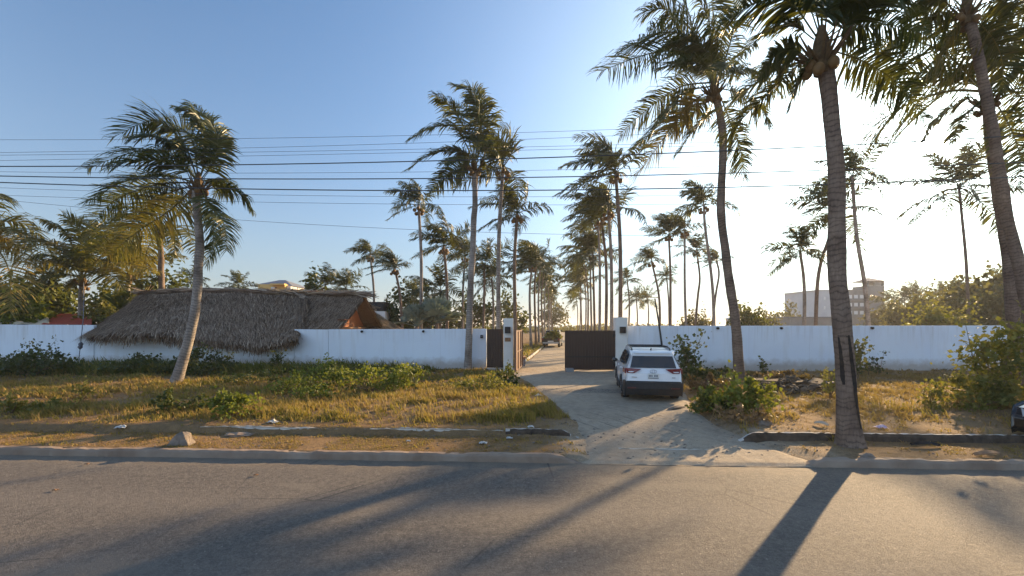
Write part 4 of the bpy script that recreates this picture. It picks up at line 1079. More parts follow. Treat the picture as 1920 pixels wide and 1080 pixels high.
# tall golden patches
m1 = E(760, 778, 4.2, 1.0); m2 = E(960, 775, 2.4, 1.0); m3 = E(230, 770, 5.0, 1.2); m4 = E(830, 752, 3.4, 1.4); m5 = E(560, 760, 3.0, 1.3); m6 = E(1010, 770, 1.5, .9); m7 = E(940, 740, 2.2, 1.6)
mm = lambda X, Y: np.clip(m1(X, Y) + m2(X, Y) + m3(X, Y) + m4(X, Y) + m5(X, Y) + m6(X, Y) + m7(X, Y), 0, 1)
field(190000, -18, 2.2, 10.0, 17, lambda X, Y: mm(X, Y) * (.04 + .96 * sstep(.45, .66, fbm(X, Y, 1.0, 71))), lambda X, Y: .06 + .19 * mm(X, Y) * (.3 + .95 * fbm(X, Y, .9, 72)), lambda X, Y: .56 + .8 * (fbm(X, Y, 1.6, 73) - .5), .010, .3)
# back part towards the wall, greener
field(70000, -30, -.5, 14, 23.4, lambda X, Y: .15 + .85 * sstep(.35, .62, fbm(X, Y, 1.2, 81)), lambda X, Y: .08 + .22 * fbm(X, Y, 1.5, 82), lambda X, Y: .45 + .9 * (fbm(X, Y, 2.2, 83) - .4), .013)
field(6000, -18, 2, 10.6, 18, lambda X, Y: mm(X, Y) * .7, lambda X, Y: .36 + 0 * X, lambda X, Y: .8 + 0 * X, .006, .25)
# weeds in the wall's shade
field(26000, -32, -4, 20.5, 23.6, lambda X, Y: .9 + 0 * X, lambda X, Y: .3 + .5 * fbm(X, Y, 1.2, 84) * sstep(-3, -8, X), lambda X, Y: .02 + 0 * X, .02)
# right: dry brown
field(110000, 4.0, 26, 8.6, 23, lambda X, Y: .12 + .8 * sstep(.38, .64, fbm(X, Y, 1.1, 91)) * sstep(1.35, 1.8, Y - kerb_y(X)), lambda X, Y: .06 + .20 * fbm(X, Y, 1.1, 92) * sstep(1.5, 2.6, Y - kerb_y(X)), lambda X, Y: 1.05 + .4 * (fbm(X, Y, 1.5, 93) - .5), .010, .6)
field(16000, 4.0, 24, 9.4, 15, lambda X, Y: sstep(.58, .75, fbm(X, Y, 1.4, 94)), lambda X, Y: .22 + 0 * X, lambda X, Y: .6 + 0 * X, .009, .4)
# strip between the kerbs
field(90000, -22, 1.2, 8.5, 11.0, lambda X, Y: sstep(.30, .55, fbm(X, Y, .7, 95)) * (Y - kerb_y(X) < 1.5), lambda X, Y: .045 + 0 * X, lambda X, Y: .80 + .7 * (fbm(X, Y, .9, 96) - .5), .006, .8)
field(26000, 6.2, 20, 7.6, 10.2, lambda X, Y: sstep(.45, .65, fbm(X, Y, .7, 97)) * (Y - kerb_y(X) < 1.4), lambda X, Y: .05 + 0 * X, lambda X, Y: .85 + 0 * X, .009, .8)
field(60000, -20, 1.6, 9.6, 20, lambda X, Y: .75 + 0 * X, lambda X, Y: .05 + 0 * X, lambda X, Y: .95 + 0 * X, .006, 1.3)
field(40000, 4.5, 24, 9.0, 20, lambda X, Y: .75 + 0 * X, lambda X, Y: .05 + 0 * X, lambda X, Y: 1.0 + 0 * X, .006, 1.3)
# beside the inner drive
X, Y = scatter(9000, -2, 14, 23.5, 50); k = (corridor(X, Y) < .3) & (np.abs(X - .125 * Y) < 5)
V_, t_ = blades(X[k], Y[k], .15 + .3 * rng.random(k.sum()), np.full(k.sum(), .03), np.clip(.4 + rng.normal(0, .25, k.sum()), 0, 1)); GV.append(V_); GT.append(t_)
V = np.concatenate(GV); n = len(V) // 5; i = (np.arange(n) * 5)[:, None]
Fq = (i + np.array([[0, 1, 2, 3]])).tolist() + (i + np.array([[3, 2, 4]])).tolist()
tag(mk('grass', V, Fq, M['grass'], attrs={'tint': np.concatenate(GT)}), 'dry golden and green grass covering the verges', 'grass', kind='stuff')

# ------------------------------------------------------------------ thatched roofs
def thatch_roof(o, ridge, eave, seed, mat, strands, fringe, fr_len=.45, nu=None):
    """surface lofted from ridge points down to eave points (open strip of matching points), covered with straw"""
    rng = np.random.default_rng(seed); n = nu or 60
    Rg = spline(ridge, n); Ev = spline(eave, n); m = 14
    s = np.linspace(0, 1, m)
    V = Rg[None] + (Ev - Rg)[None] * s[:, None, None]
    V[..., 2] += (-.22 * np.sin(np.pi * s) * .6)[:, None] + (fbm(V[..., 0], V[..., 1] * 2, 1.4, seed) - .5) * .22
    i = np.arange((m - 1) * n).reshape(m - 1, n)[:, :-1].ravel()
    Fs = np.stack([i, i + n, i + n + 1, i + 1], 1).tolist()
    mb = MB(); mb.add(V.reshape(-1, 3), Fs, .25 + .3 * rng.random(m * n))
    # inner skin, so the roof has thickness
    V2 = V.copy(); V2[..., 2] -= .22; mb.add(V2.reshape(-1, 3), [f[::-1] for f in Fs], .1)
    # straw
    u = rng.random(strands) * (n - 1.001); v = (np.floor(rng.random(strands) * 11) + rng.random(strands) * .9) / 11 * (m - 1.001)
    ui, vi = u.astype(int), v.astype(int); fu, fv = (u - ui)[:, None], (v - vi)[:, None]
    p = (V[vi, ui] * (1 - fu) + V[vi, ui + 1] * fu) * (1 - fv) + (V[vi + 1, ui] * (1 - fu) + V[vi + 1, ui + 1] * fu) * fv
    dn = unit((Ev - Rg)[ui]); sd = unit((Ev[ui + 1] - Ev[ui]) + 1e-6); nn = unit(np.cross(sd, dn)); nn = nn * np.sign(nn[:, 2:3])
    d = unit(dn + sd * rng.normal(0, .17, (strands, 1)) + nn * rng.normal(.06, .07, (strands, 1)))
    ln = (.45 + .6 * rng.random((strands, 1))); w = .012 + .024 * rng.random((strands, 1))
    b = p + nn * .02; e = b + d * ln + nn * .05; e[:, 2] -= .05
    q = np.stack([b - sd * w, b + sd * w, e + sd * w * .3, e - sd * w * .3], 1).reshape(-1, 3)
    k = (np.arange(strands) * 4)[:, None]
    mb.add(q, (k + np.array([[0, 1, 2, 3]])).tolist(), np.repeat(np.clip(rng.normal(.5, .28, strands), 0, 1), 4))
    # bound ridge: a band of straw laid over the crest
    nr = strands // 14; u = rng.random(nr) * (n - 1.001); ui = u.astype(int); fu = (u - ui)[:, None]
    okr = np.linalg.norm(Rg[ui + 1] - Rg[ui], axis=1) > .05; ui = ui[okr]; fu = fu[okr]; nr = len(ui)
    p = Rg[ui] * (1 - fu) + Rg[ui + 1] * fu + rng.normal(0, 1, (nr, 3)) * (.03, .14, .045) + (0, 0, .05)
    d = unit((Rg[ui + 1] - Rg[ui]) + 1e-5 + rng.normal(0, .02, (nr, 3))); ln = .5 + .5 * rng.random((nr, 1)); sd = np.array((0, .02, .012)) * (1 + rng.random((nr, 1)))
    q = np.stack([p - sd, p + sd, p + d * ln + sd, p + d * ln - sd], 1).reshape(-1, 3); k = (np.arange(nr) * 4)[:, None]
    mb.add(q, (k + np.array([[0, 1, 2, 3]])).tolist(), np.repeat(np.clip(rng.normal(.62, .25, nr), 0, 1), 4))
    # ragged fringe
    u = rng.random(fringe) * (n - 1.001); ui = u.astype(int); fu = (u - ui)[:, None]
    p = Ev[ui] * (1 - fu) + Ev[ui + 1] * fu; dn = unit((Ev - Rg)[ui]); sd = unit((Ev[ui + 1] - Ev[ui]) + 1e-6)
    lay = rng.random((fringe, 1)); p = p - dn * lay * .5 + np.array((0, 0, -.24)) * rng.random((fringe, 1)) * (1 - lay)
    ln = fr_len * (.5 + .9 * rng.random((fringe, 1))) * (.6 + .8 * vnoise(p[:, 0], p[:, 1], .9, 6)[:, None])
    d = unit(dn * .55 + np.array((0, 0, -.75)) + sd * rng.normal(0, .2, (fringe, 1)) + rng.normal(0, .08, (fringe, 3)))
    e = p + d * ln; w = .02 + .025 * rng.random((fringe, 1))
    q = np.stack([p - sd * w, p + sd * w, e + sd * w * .3, e - sd * w * .3], 1).reshape(-1, 3); k = (np.arange(fringe) * 4)[:, None]
    mb.add(q, (k + np.array([[0, 1, 2, 3]])).tolist(), np.repeat(np.clip(rng.normal(.3, .25, fringe), 0, 1), 4))
    return mb.out('thatch_roof', M[mat], o)
base = P(360, 640, 27.5); base[2] = .3
o = thing('palapa', 'large grey thatched roof overhanging the white wall at left', 'thatched hut', base, 'thatched huts')
YE, YR, YB = 24.0, 28.6, 32.5
rid = [P(575, 560, YR - 1.2), P(545, 550, YR), P(470, 546, YR), P(400, 545, YR), P(330, 546, YR), P(275, 550, YR), P(272, 549, YR), P(275, 551, YR), P(330, 548, YR), P(450, 548, YR), P(560, 552, YR)]
ev = [P(560, 621, 24.6), P(545, 630, YE), P(495, 641, YE), P(430, 637, YE), P(340, 627, YE), P(235, 622, YE), P(168, 624, YE + 1.0), P(165, 624, YR), P(190, 622, YB), P(380, 622, YB), P(560, 622, YB)]
thatch_roof(o, rid, ev, 71, 'thatch', 30000, 7000, .5, 90)
for px, Yp in ((200, 26.3), (330, 26.3), (450, 26.3), (540, 26.3), (240, 31), (500, 31)):
    q = P(px, 600, Yp); mb = MB(); mb.tube([(q[0], q[1], 0), (q[0], q[1], 2.4)], .11, 8); mb.out('post', M['wood'], o, True)
base = P(620, 640, 27.5); base[2] = .3
o = thing('palapa', 'thatched hut with open orange gable beside the larger thatched roof', 'thatched hut', base, 'thatched huts')
rid = [P(525, 549, 28.4), P(600, 551, 28.4), P(684, 553, 28.4)]
thatch_roof(o, rid, [P(500, 621, 25.2), P(560, 621, 25.2), P(629, 620, 25.2)], 72, 'thatch', 10000, 2200, .3, 40)
thatch_roof(o, rid[::-1], [P(722, 622, 31.6), P(650, 622, 31.6), P(540, 622, 31.6)], 73, 'thatch2', 5000, 700, .3, 40)
g1_, g2_, g3_ = P(683, 557, 28.4), P(634, 622, 25.3), P(716, 622, 31.4)
xg = min(g1_[0], g2_[0], g3_[0]) - .35
tri = [(xg, 25.6, 2.35), (xg, 31.2, 2.35), (xg, 28.4, g1_[2] - .25), (xg - .06, 25.6, 2.35), (xg - .06, 31.2, 2.35), (xg - .06, 28.4, g1_[2] - .25)]
mk('gable_panel', tri, [[0, 1, 2], [5, 4, 3], [0, 3, 4, 1], [1, 4, 5, 2], [2, 5, 3, 0]], M['orange_wood'], o)
for a_, b_ in (((xg + .25, 25.3, 2.25), (xg + .25, 28.4, g1_[2] - .1)), ((xg + .25, 31.4, 2.25), (xg + .25, 28.4, g1_[2] - .1)), ((xg + .2, 25.6, 2.5), (xg + .2, 31.2, 2.5))):
    mb = MB(); mb.tube([a_, b_], .08, 8); mb.out('rafter', M['wood'], o, True)
for yy in (25.7, 28.4, 31.1):
    mb = MB(); mb.tube([(xg + .1, yy, 0), (xg + .1, yy, 2.5)], .1, 8); mb.out('post', M['wood'], o, True)
for k, z in enumerate((2.75, 3.0)):
    MB().box((xg + .05, 25.9, z), (xg + .5, 27.4 - .3 * k, z + .06)).out('shelf', M['orange_wood'], o)
base = P(715, 640, 31.5); base[2] = .3
o = thing('palapa', 'low brown thatched slope right of the orange gable', 'thatched hut', base, 'thatched huts')
YQ = 33.0
thatch_roof(o, [P(655, 580, YQ), P(690, 580, YQ), P(693, 581, YQ), P(690, 580, YQ + .3), P(655, 580, YQ + .3)], [P(640, 624, YQ - 2.6), P(715, 622, YQ - 2.6), P(752, 616, YQ), P(735, 616, YQ + 2.6), P(660, 616, YQ + 2.6)], 74, 'thatch2', 3500, 900, .3, 40)
for px in (665, 715):
    q = P(px, 600, YQ - 1); mb = MB(); mb.tube([(q[0], q[1], 0), (q[0], q[1], 2.5)], .1, 8); mb.out('post', M['wood'], o, True)

# ------------------------------------------------------------------ buildings
def bx(o, name, mat, p0, p1, y0, y1, Y, depth, bevel=0):
    """box whose front face spans photo pixels p0..p1, y0(top)..y1 at depth Y"""
    a = P(p0, y1, Y); b = P(p1, y0, Y)
    return MB().box((a[0], Y, a[2]), (b[0], Y + depth, b[2])).out(name, M[mat], o, bevel=bevel)
def hip(o, p0, p1, yt, ye, Y, depth, mat, over=.3, inset=.5):
    a = P(p0, ye, Y); b = P(p1, ye, Y); zt = P(p0, yt, Y)[2]; w = b[0] - a[0]; ym = Y + depth / 2
    V = [(a[0] - over, Y - over, a[2]), (b[0] + over, Y - over, a[2]), (b[0] + over, Y + depth + over, a[2]), (a[0] - over, Y + depth + over, a[2]),
         (a[0] + w * inset - .02, ym, zt), (b[0] - w * inset + .02, ym, zt)]
    return mk('roof', V, [[0, 1, 5, 4], [1, 2, 5], [2, 3, 4, 5], [3, 0, 4], [3, 2, 1, 0]], M[mat], o)
YB_ = 115.0
q = P(1600, 608, YB_); o = thing('tower_building', 'grey concrete building with hip roofed corner tower beyond right wall', 'building', (q[0], q[1], .3))
mb_main = bx(o, 'wall', 'grey_conc', 1566, 1626, 543, 620, YB_, 14)
mb2 = bx(o, 'wall', 'pale_conc', 1534, 1565.8, 545, 620, YB_ - 1.5, 14)
tow = bx(o, 'tower', 'grey_conc', 1626.2, 1658, 535.5, 620, YB_ - 1, 5)
hip(o, 1624, 1660, 519, 527, YB_ - 1, 5, 'slate', .3, .5)
for px in (1627, 1640, 1655): bx(o, 'tower_post', 'grey_conc', px, px + 3, 527.2, 535.2, YB_ - .9, .5)
bx(o, 'tower_back', 'grey_conc', 1627, 1658, 527.2, 535.2, YB_ + 3.4, .4)
for r_ in range(3):
    for c_ in range(5):
        x = 1568 + c_ * 11; y = 553 + r_ * 15
        bx(o, 'window', 'window_pale', x + 1, x + 7.5, y, y + 6.5, YB_ - .12, .11)
    bx(o, 'balcony', 'grey_conc', 1566.5, 1625.5, 562 + r_ * 15, 564 + r_ * 15, YB_ - .5, .45)
bx(o, 'parapet', 'pale_conc', 1533, 1566.5, 543, 545, YB_ - 1.7, 14)
for r_ in range(2): bx(o, 'window', 'window_pale', 1545, 1548, 556 + 18 * r_, 562 + 18 * r_, YB_ - 1.62, .1)
q = P(1500, 608, 85); o = thing('low_building', 'long low grey building left of the grey tower', 'building', (q[0], q[1], .3))
bx(o, 'wall', 'grey_conc', 1482, 1566, 596, 622, 85, 8); bx(o, 'roof', 'slate', 1481, 1567, 594, 596, 84.8, 8.5)
q = P(1467, 608, 90); o = thing('small_house', 'small pale house with pointed roof in the bright gap', 'house', (q[0], q[1], .3))
bx(o, 'wall', 'pale_conc', 1458, 1478, 604, 622, 90, 5); hip(o, 1457, 1479, 598, 604, 90, 5, 'slate', .3, .5)
q = P(1405, 608, 75); o = thing('gabled_house', 'pale gabled house behind the yellow frond palm trunk', 'house', (q[0], q[1], .3))
bx(o, 'wall', 'whitehouse', 1393, 1418, 598, 622, 75, 6); hip(o, 1391, 1420, 588, 598, 75, 6, 'pale_conc', .3, .45)
q = P(1690, 608, 110); o = thing('flat_building', 'flat pale building among the hazy palms right of the tower', 'building', (q[0], q[1], .3))
bx(o, 'wall', 'pale_conc', 1672, 1702, 582, 622, 110, 8); bx(o, 'roof_slab', 'grey_conc', 1671, 1703, 580, 582, 109.7, 8.6)
q = P(505, 608, 58); o = thing('ochre_house', 'ochre house with slate hip roof behind the thatch ridge', 'house', (q[0], q[1], .3))
bx(o, 'wall', 'ochre', 484, 534, 533, 622, 58, 6); hip(o, 468, 547, 521, 536, 58.6, 6, 'slate', .1, .42)
w_ = bx(o, 'window', 'window_pale', 508, 515, 538, 546, 57.9, .09); bx(w_, 'shutter', 'wood', 515.3, 518, 538, 546, 57.88, .1)
bx(o, 'porch_roof', 'ochre', 506, 533, 531.5, 534, 57.3, .65)
bx(o, 'side_wing', 'whitehouse', 534.2, 545, 536, 622, 58.5, 5)
q = P(710, 608, 40); o = thing('white_building', 'small white building topped by a black box right of the gable', 'building', (q[0], q[1], .3))
bx(o, 'wall', 'whitehouse', 686, 722, 583.5, 622, 40, 4); bx(o, 'top_storey', 'black', 684, 719, 566, 583.2, 40.2, 3.5)
bx(o, 'window', 'slate', 706, 712, 590, 598, 39.93, .06)
q = P(120, 608, 28); o = thing('sheet_roof', 'red corrugated roof above the far left wall', 'roof', (q[0], q[1], .3))
A_ = P(78, 607, 27.4); B_ = P(172, 607, 27.4); C_ = P(172, 588, 30); D_ = P(112, 588, 30)
V = [A_, B_, C_, D_]; V = V + [v - (0, 0, .05) for v in V]
mk('roof_sheet', V, [[0, 1, 2, 3], [7, 6, 5, 4], [0, 4, 5, 1], [1, 5, 6, 2], [2, 6, 7, 3], [3, 7, 4, 0]], M['redroof'], o)
MB().box((A_[0] + .1, 28.1, 0), (B_[0] - .1, 30.6, 2.7)).out('wall', M['whitehouse'], o)
q = P(40, 608, 28.4); o = thing('awning', 'tan canvas awning above the far left wall', 'awning', (q[0], q[1], .3))
xs_ = np.linspace(-120, 92, 40); rows = []
for k, (yy, Yd) in enumerate(((608.5, 27.4), (604, 27.8), (598, 28.6), (592, 30.0))):
    rows.append(np.array([P(px, yy + 2.2 * math.sin(px * .11 + k) + (2.5 * math.cos(px * .023) if k > 1 else 0), Yd) for px in xs_]))
V = np.concatenate(rows); Fs = [[k * 40 + i, k * 40 + i + 1, (k + 1) * 40 + i + 1, (k + 1) * 40 + i] for k in range(3) for i in range(39)]
c_ = mk('canvas', V, Fs, M['tarp'], o, smooth=True); sm = c_.modifiers.new('solid', 'SOLIDIFY'); sm.thickness = .02
for px in (-60, 20, 88):
    q = P(px, 600, 28.8); mb = MB(); mb.tube([(q[0], q[1], 0), (q[0], q[1], q[2] + .02)], .05, 6); mb.out('post', M['wood'], o)

# ------------------------------------------------------------------ overhead cables
def cable(label, ys3, Y, r, name='power_line', group='overhead cables'):
    A = np.polyfit([0, 960, 1550], ys3, 2); pts = [P(px, np.polyval(A, px), Y) for px in np.linspace(-500, 2400, 60)]
    mb = MB(); mb.tube(pts, r, 6, 0, False); o = mb.out(name, M['cable'], None, True); tag(o, label, 'cable', group)
cable('thick black cable highest of the three thick ones', (312, 297.5, 274), 13.0, .0155)
cable('thick black cable in the middle of the three thick ones', (330, 333, 319), 13.0, .015)
cable('thick black cable lowest of the three thick ones', (342, 357, 346), 13.0, .016)
for lab, y3 in (('uppermost thin cable above all the others', (262, 249, 226)), ('second thin cable from the top', (286, 262, 236)), ('third thin cable from the top', (291, 276, 261)),
                ('fourth thin cable from the top, close above the highest thick one', (301, 282, 268)), ('thin cable between the two upper thick ones', (322, 320, 305)),
                ('thin cable just below the lowest thick one', (352, 369, 361)), ('thin cable second below the lowest thick one', (366, 384, 380))):
    cable(lab, y3, 15.5, .0058)
cable('lowest thin cable hanging well below all the others', (374, 437, 440), 15.5, .006)
# guy wire
a_ = P(157, 500, 25.0); b_ = P(146, 690, 25.0)
o = thing('guy_wire', 'steel guy wire with grey insulator in front of the far left wall', 'guy wire', b_)
mb = MB(); mb.tube([b_, P(156, 600, 25.0), P(157, 560, 27.0), P(157, 530, 28.8)], .02, 6); mb.out('wire', M['slate'], o)
mb = MB(); c = P(151, 648, 25.0); mb.tube([c + (-.03, 0, -.22), c + (-.02, 0, -.1), c, c + (.02, 0, .1), c + (.03, 0, .22)], [.03, .12, .09, .12, .03], 10); mb.out('insulator', M['slate'], o, True)

# ------------------------------------------------------------------ vehicles
def m_paint(name, col, rough=.25, metal=0):
    t = NT(name); n = t.noise(14, 3)
    c = t.mix(t.math('MULTIPLY', n, .25), col, tuple(x * .8 for x in col))
    t.done(c, rough, metal, .5); t.b.inputs['Coat Weight'].default_value = .5; t.b.inputs['Coat Roughness'].default_value = .08
    return t.m
M['white_paint'] = m_paint('white_car_paint', (.78, .79, .80)); M['dark_paint'] = m_paint('dark_car_paint', (.02, .022, .026)); M['black_paint'] = m_paint('black_car_paint', (.012, .012, .013), .15)
M['glass'] = m_plain('tinted_glass', (.012, .013, .015), (.016, .017, .02), 2, .06, 0, 0, .6)
M['red_lamp'] = m_plain('red_lens', (.14, .008, .012), (.18, .012, .016), 6, .2, 0, 0, .5)
M['reflector'] = m_plain('dark_reflector', (.07, .006, .008), (.09, .01, .01), 6, .3, 0, 0, .5)
M['clear_lamp'] = m_plain('clear_lens', (.6, .62, .64), (.7, .72, .74), 6, .12, 0, 0, .6)
M['tyre'] = m_plain('tyre_rubber', (.018, .018, .018), (.03, .029, .028), 10, .85, .2)
M['rim'] = m_plain('wheel_metal', (.32, .32, .33), (.42, .42, .43), 6, .35, 0, .8)
M['clad'] = m_plain('black_cladding', (.02, .02, .021), (.03, .03, .031), 12, .6, .05)
M['plate'] = m_plain('number_plate_white', (.62, .62, .58), (.7, .7, .66), 20, .5, 0)
def shell(prof, hw):
    """side profile (y,z) extruded to +-hw(y,z) with a crowned middle"""
    n = len(prof); V = []
    for sx in (-1, -.86, 0, .86, 1):
        for y, z in prof: V.append((sx * hw(y, z), y, z + (.012 if abs(sx) < .9 else 0) * (1 if z > .9 else 0)))
    Fs = [[k * n + i, k * n + (i + 1) % n, (k + 1) * n + (i + 1) % n, (k + 1) * n + i] for k in range(4) for i in range(n)]
    Fs += [list(range(n)), [4 * n + i for i in range(n)][::-1]]
    return V, [f[::-1] for f in Fs]
def arch(cy, r, n=9, z0=.30): # front to rear across the wheel opening
    a0 = math.asin((z0 - .34) / r) if r > 0 else 0
    return [(cy + r * math.cos(a), .34 + r * math.sin(a)) for a in np.linspace(a0, math.pi - a0, n)]
def wheels(o, ys, x, r=.345, w=.24):
    for cy in ys:
        for s in (-1, 1):
            th = np.linspace(0, 2 * np.pi, 25)[:-1]
            prof = [(r * .62, -w / 2 + .01), (r * .93, -w / 2), (r, -w / 2 + .04), (r, w / 2 - .04), (r * .93, w / 2), (r * .62, w / 2 - .01)]
            V = [(s * x + dx, cy + rr * math.cos(t), r + rr * math.sin(t)) for rr, dx in prof for t in th]; n = 24
            Fs = [[k * n + i, k * n + (i + 1) % n, (k + 1) * n + (i + 1) % n, (k + 1) * n + i] for k in range(5) for i in range(n)] + [[i for i in range(n)][::-1]] + [[5 * n + i for i in range(n)]]
            ty = mk('wheel', V, Fs, M['tyre'], o, smooth=False, local=True)
            mb = MB(); xo = s * (x + (w / 2 + .004))
            mb.tube([(xo - s * .05, cy, r), (xo, cy, r)], r * .16, 10)
            for k in range(5):
                a = k * 2 * np.pi / 5; mb.tube([(xo - s * .02, cy + .05 * math.cos(a), r + .05 * math.sin(a)), (xo - s * .03, cy + r * .6 * math.cos(a), r + r * .6 * math.sin(a))], [.035, .045], 6)
            mb.tube([(xo - s * .06, cy + r * .60 * math.cos(t), r + r * .60 * math.sin(t)) for t in np.linspace(0, 2 * np.pi, 25)], .02, 6, 0, False)
            mb.out('rim', M['rim'], ty, True, True)
def quad_panel(o, name, mat, pts, thick=.006, nrm=None):
    p = np.array(pts, float); nn = np.array(nrm, float) if nrm is not None else unit(np.cross(p[1] - p[0], p[2] - p[0]))
    V = np.concatenate([p, p + nn * thick]); n = len(p)
    Fs = [list(range(n))[::-1], [n + i for i in range(n)]] + [[i, (i + 1) % n, n + (i + 1) % n, n + i] for i in range(n)]
    return mk(name, V, Fs, M[mat], o, local=True)

# white estate-high car by the gate, seen from behind
hd = math.atan2(150, 800)
rear = np.array((np.interp(1, [0, 1], [0, (1225 - 960) / F * 13.45]), 13.45)); fw = np.array((math.sin(hd), math.cos(hd)))
cen = rear + fw * 2.3
zc = float(drive_z(cen[1] - kerb_y(cen[0]))) - .01
o = thing('parked_car', 'white high roofed car with roof rails parked by the gate', 'car', (cen[0], cen[1], zc), None, -hd); car = o
low = [(-2.26, .40), (-2.29, .62), (-2.27, .92), (-2.20, 1.10), (-1.2, 1.11), (.2, 1.08), (.95, 1.05), (1.55, .99), (2.08, .88), (2.27, .70), (2.29, .45), (2.2, .32)] \
    + arch(1.38, .39) + [(.9, .28), (-.85, .28)] + arch(-1.31, .39) + [(-1.8, .32)]
hwl = lambda y, z: (.925 - .10 * max(0, (abs(y) - 1.7) / .6) ** 2 - .05 * max(0, (z - .85) / .25) - .03 * max(0, (.5 - z) / .2)) 
V, Fs = shell(low, hwl); bev(mk('body', V, Fs, M['white_paint'], o, local=True), .045, 3)
gh = [(-2.20, 1.07), (-2.04, 1.46), (-2.02, 1.57), (-1.88, 1.615), (-1.2, 1.665), (-.3, 1.68), (.25, 1.65), (.5, 1.59), (1.15, 1.06)]
hwg = lambda y, z: .875 - .24 * max(0, (z - 1.07) / .6) ** 1.15 - (.06 if y < -2.0 else 0) - (.10 * max(0, (y - .2)) if y > .2 else 0) * .6
V, Fs = shell(gh, hwg); bev(mk('cabin', V, Fs, M['white_paint'], o, local=True), .05, 3)
quad_panel(o, 'rear_window', 'glass', [(-.70, -2.205, 1.105), (.70, -2.205, 1.105), (.61, -2.062, 1.465), (-.61, -2.062, 1.465)], .02, (0, -.92, .37))
for s in (-1, 1):
    def sw(y, z): return s * (hwg(y, z) + .004)
    pts = [(sw(-1.75, 1.18), -1.75, 1.18), (sw(-1.62, 1.5), -1.62, 1.5), (sw(-.4, 1.58), -.4, 1.58), (sw(.28, 1.54), .28, 1.54), (sw(.9, 1.13), .9, 1.13), (sw(0, 1.12), 0, 1.12)]
    w_ = quad_panel(o, 'side_window', 'glass', pts if s < 0 else pts[::-1], .012, (s, 0, .35))
    MB().box((s * (hwg(-.5, 1.3) + .012) - .01, -.52, 1.14), (s * (hwg(-.5, 1.3) + .012) + .012, -.44, 1.5)).out('window_pillar', M['black_paint'], w_, local=True)
    # tail lamps wrap round the corner
    pts = [(.42 * s, -2.297, 1.055), (.88 * s, -2.22, 1.09), (.905 * s, -2.0, 1.10), (.915 * s, -1.92, 1.05), (.915 * s, -2.05, .95), (.87 * s, -2.235, .94), (.60 * s, -2.30, .955)]
    tl = quad_panel(o, 'tail_lamp', 'red_lamp', [(.36 * s, -2.285, 1.075), (.86 * s, -2.225, 1.10), (.87 * s, -2.225, .93), (.58 * s, -2.285, .94)][::s], .03, (0, -1, 0))
    quad_panel(o, 'tail_lamp', 'red_lamp', [(.872 * s, -2.24, 1.09), (.885 * s, -1.85, 1.085), (.908 * s, -2.0, .96), (.880 * s, -2.24, .95)][::-s], .012, (s, 0, 0))
    quad_panel(tl, 'reversing_lamp', 'clear_lamp', [(.58 * s, -2.312, 1.00), (.76 * s, -2.29, 1.00), (.76 * s, -2.29, .965), (.64 * s, -2.312, .965)][::s], .012, (0, -1, 0))
    # mirror, rails
    mb = MB(); V, Fc_ = sphere((s * 1.03, .72, 1.12), .1, 8, 6, (1.2, .7, .85)); mb.add(V, Fc_); mb.out('mirror', M['black_paint'], o, True, True)
    mb = MB(); mb.tube(spline([(s * .60, -1.75, 1.60), (s * .60, -1.55, 1.70), (s * .60, -.6, 1.735), (s * .60, .1, 1.70), (s * .6, .25, 1.62)], 16), .022, 6); mb.out('roof_rail', M['black'], o, True, True)
    # door handles and lower cladding
    for y in (-.75, .35): MB().box((s * .90 - .03, y, .96), (s * .90 + .03, y + .18, .99)).out('door_handle', M['white_paint'], o, local=True)
    MB().box((s * .935 - .02, -.88, .26), (s * .935 + .012, .95, .42)).out('sill_cladding', M['clad'], o, local=True, bevel=.01)
    for cy in (1.38, -1.31):
        mb = MB(); mb.tube([(s * .915, cy + .42 * math.cos(a), .34 + .42 * math.sin(a)) for a in np.linspace(-.15, math.pi + .15, 18)], .045, 6); mb.out('arch_trim', M['clad'], o, True, True)
for y in (-1.15, -.2):
    mb = MB(); mb.tube([(-.62, y, 1.735), (.62, y, 1.735)], .025, 6); mb.out('cross_bar', M['black'], o, True, True)
V, Fs = shell([(-2.0, .66), (-2.28, .70), (-2.345, .665), (-2.35, .45), (-2.26, .24), (-2.0, .22)], lambda y, z: .875 if y < -2.1 else .91); bev(mk('rear_bumper', V, Fs, M['clad'], o, local=True), .03, 3)
for s in (-1, 1): MB().box((s * .66 - .13, -2.362, .46), (s * .66 + .13, -2.346, .50)).out('reflector', M['reflector'], o, local=True)
pl = MB().box((-.165, -2.318, .78), (.165, -2.30, .94)).out('number_plate', M['plate'], o, local=True, bevel=.004)
mb = MB()
for k in range(7):
    if k != 3: mb.box((-.135 + k * .04, -2.322, .83), (-.135 + k * .04 + .026, -2.3185, .895))
mb.box((-.16, -2.322, .782), (.16, -2.3185, .805)); mb.out('plate_marks', M['slate'], pl, local=True)
mb = MB(); mb.tube([(.10 * math.cos(t), -2.312, 1.0 + .055 * math.sin(t)) for t in np.linspace(0, 6.283, 20)], .007, 5, 0, False); mb.tube([(.04 * math.cos(t), -2.312, 1.0 + .052 * math.sin(t)) for t in np.linspace(0, 6.283, 16)], .006, 5, 0, False); mb.out('badge', M['rim'], o, local=True)
for x0, x1 in ((-.66, -.5), (.56, .66)): MB().box((x0, -2.306, .80), (x1, -2.296, .825)).out('badge', M['rim'], o, local=True)
MB().box((-.55, -2.10, 1.545), (.55, -1.98, 1.575)).out('spoiler', M['white_paint'], o, local=True, bevel=.01)
mb = MB(); mb.tube([(.0, -1.7, 1.63), (0, -1.8, 1.72)], [.03, .008], 6); mb.out('antenna', M['black'], o, local=True)
wheels(o, (1.38, -1.31), .80)

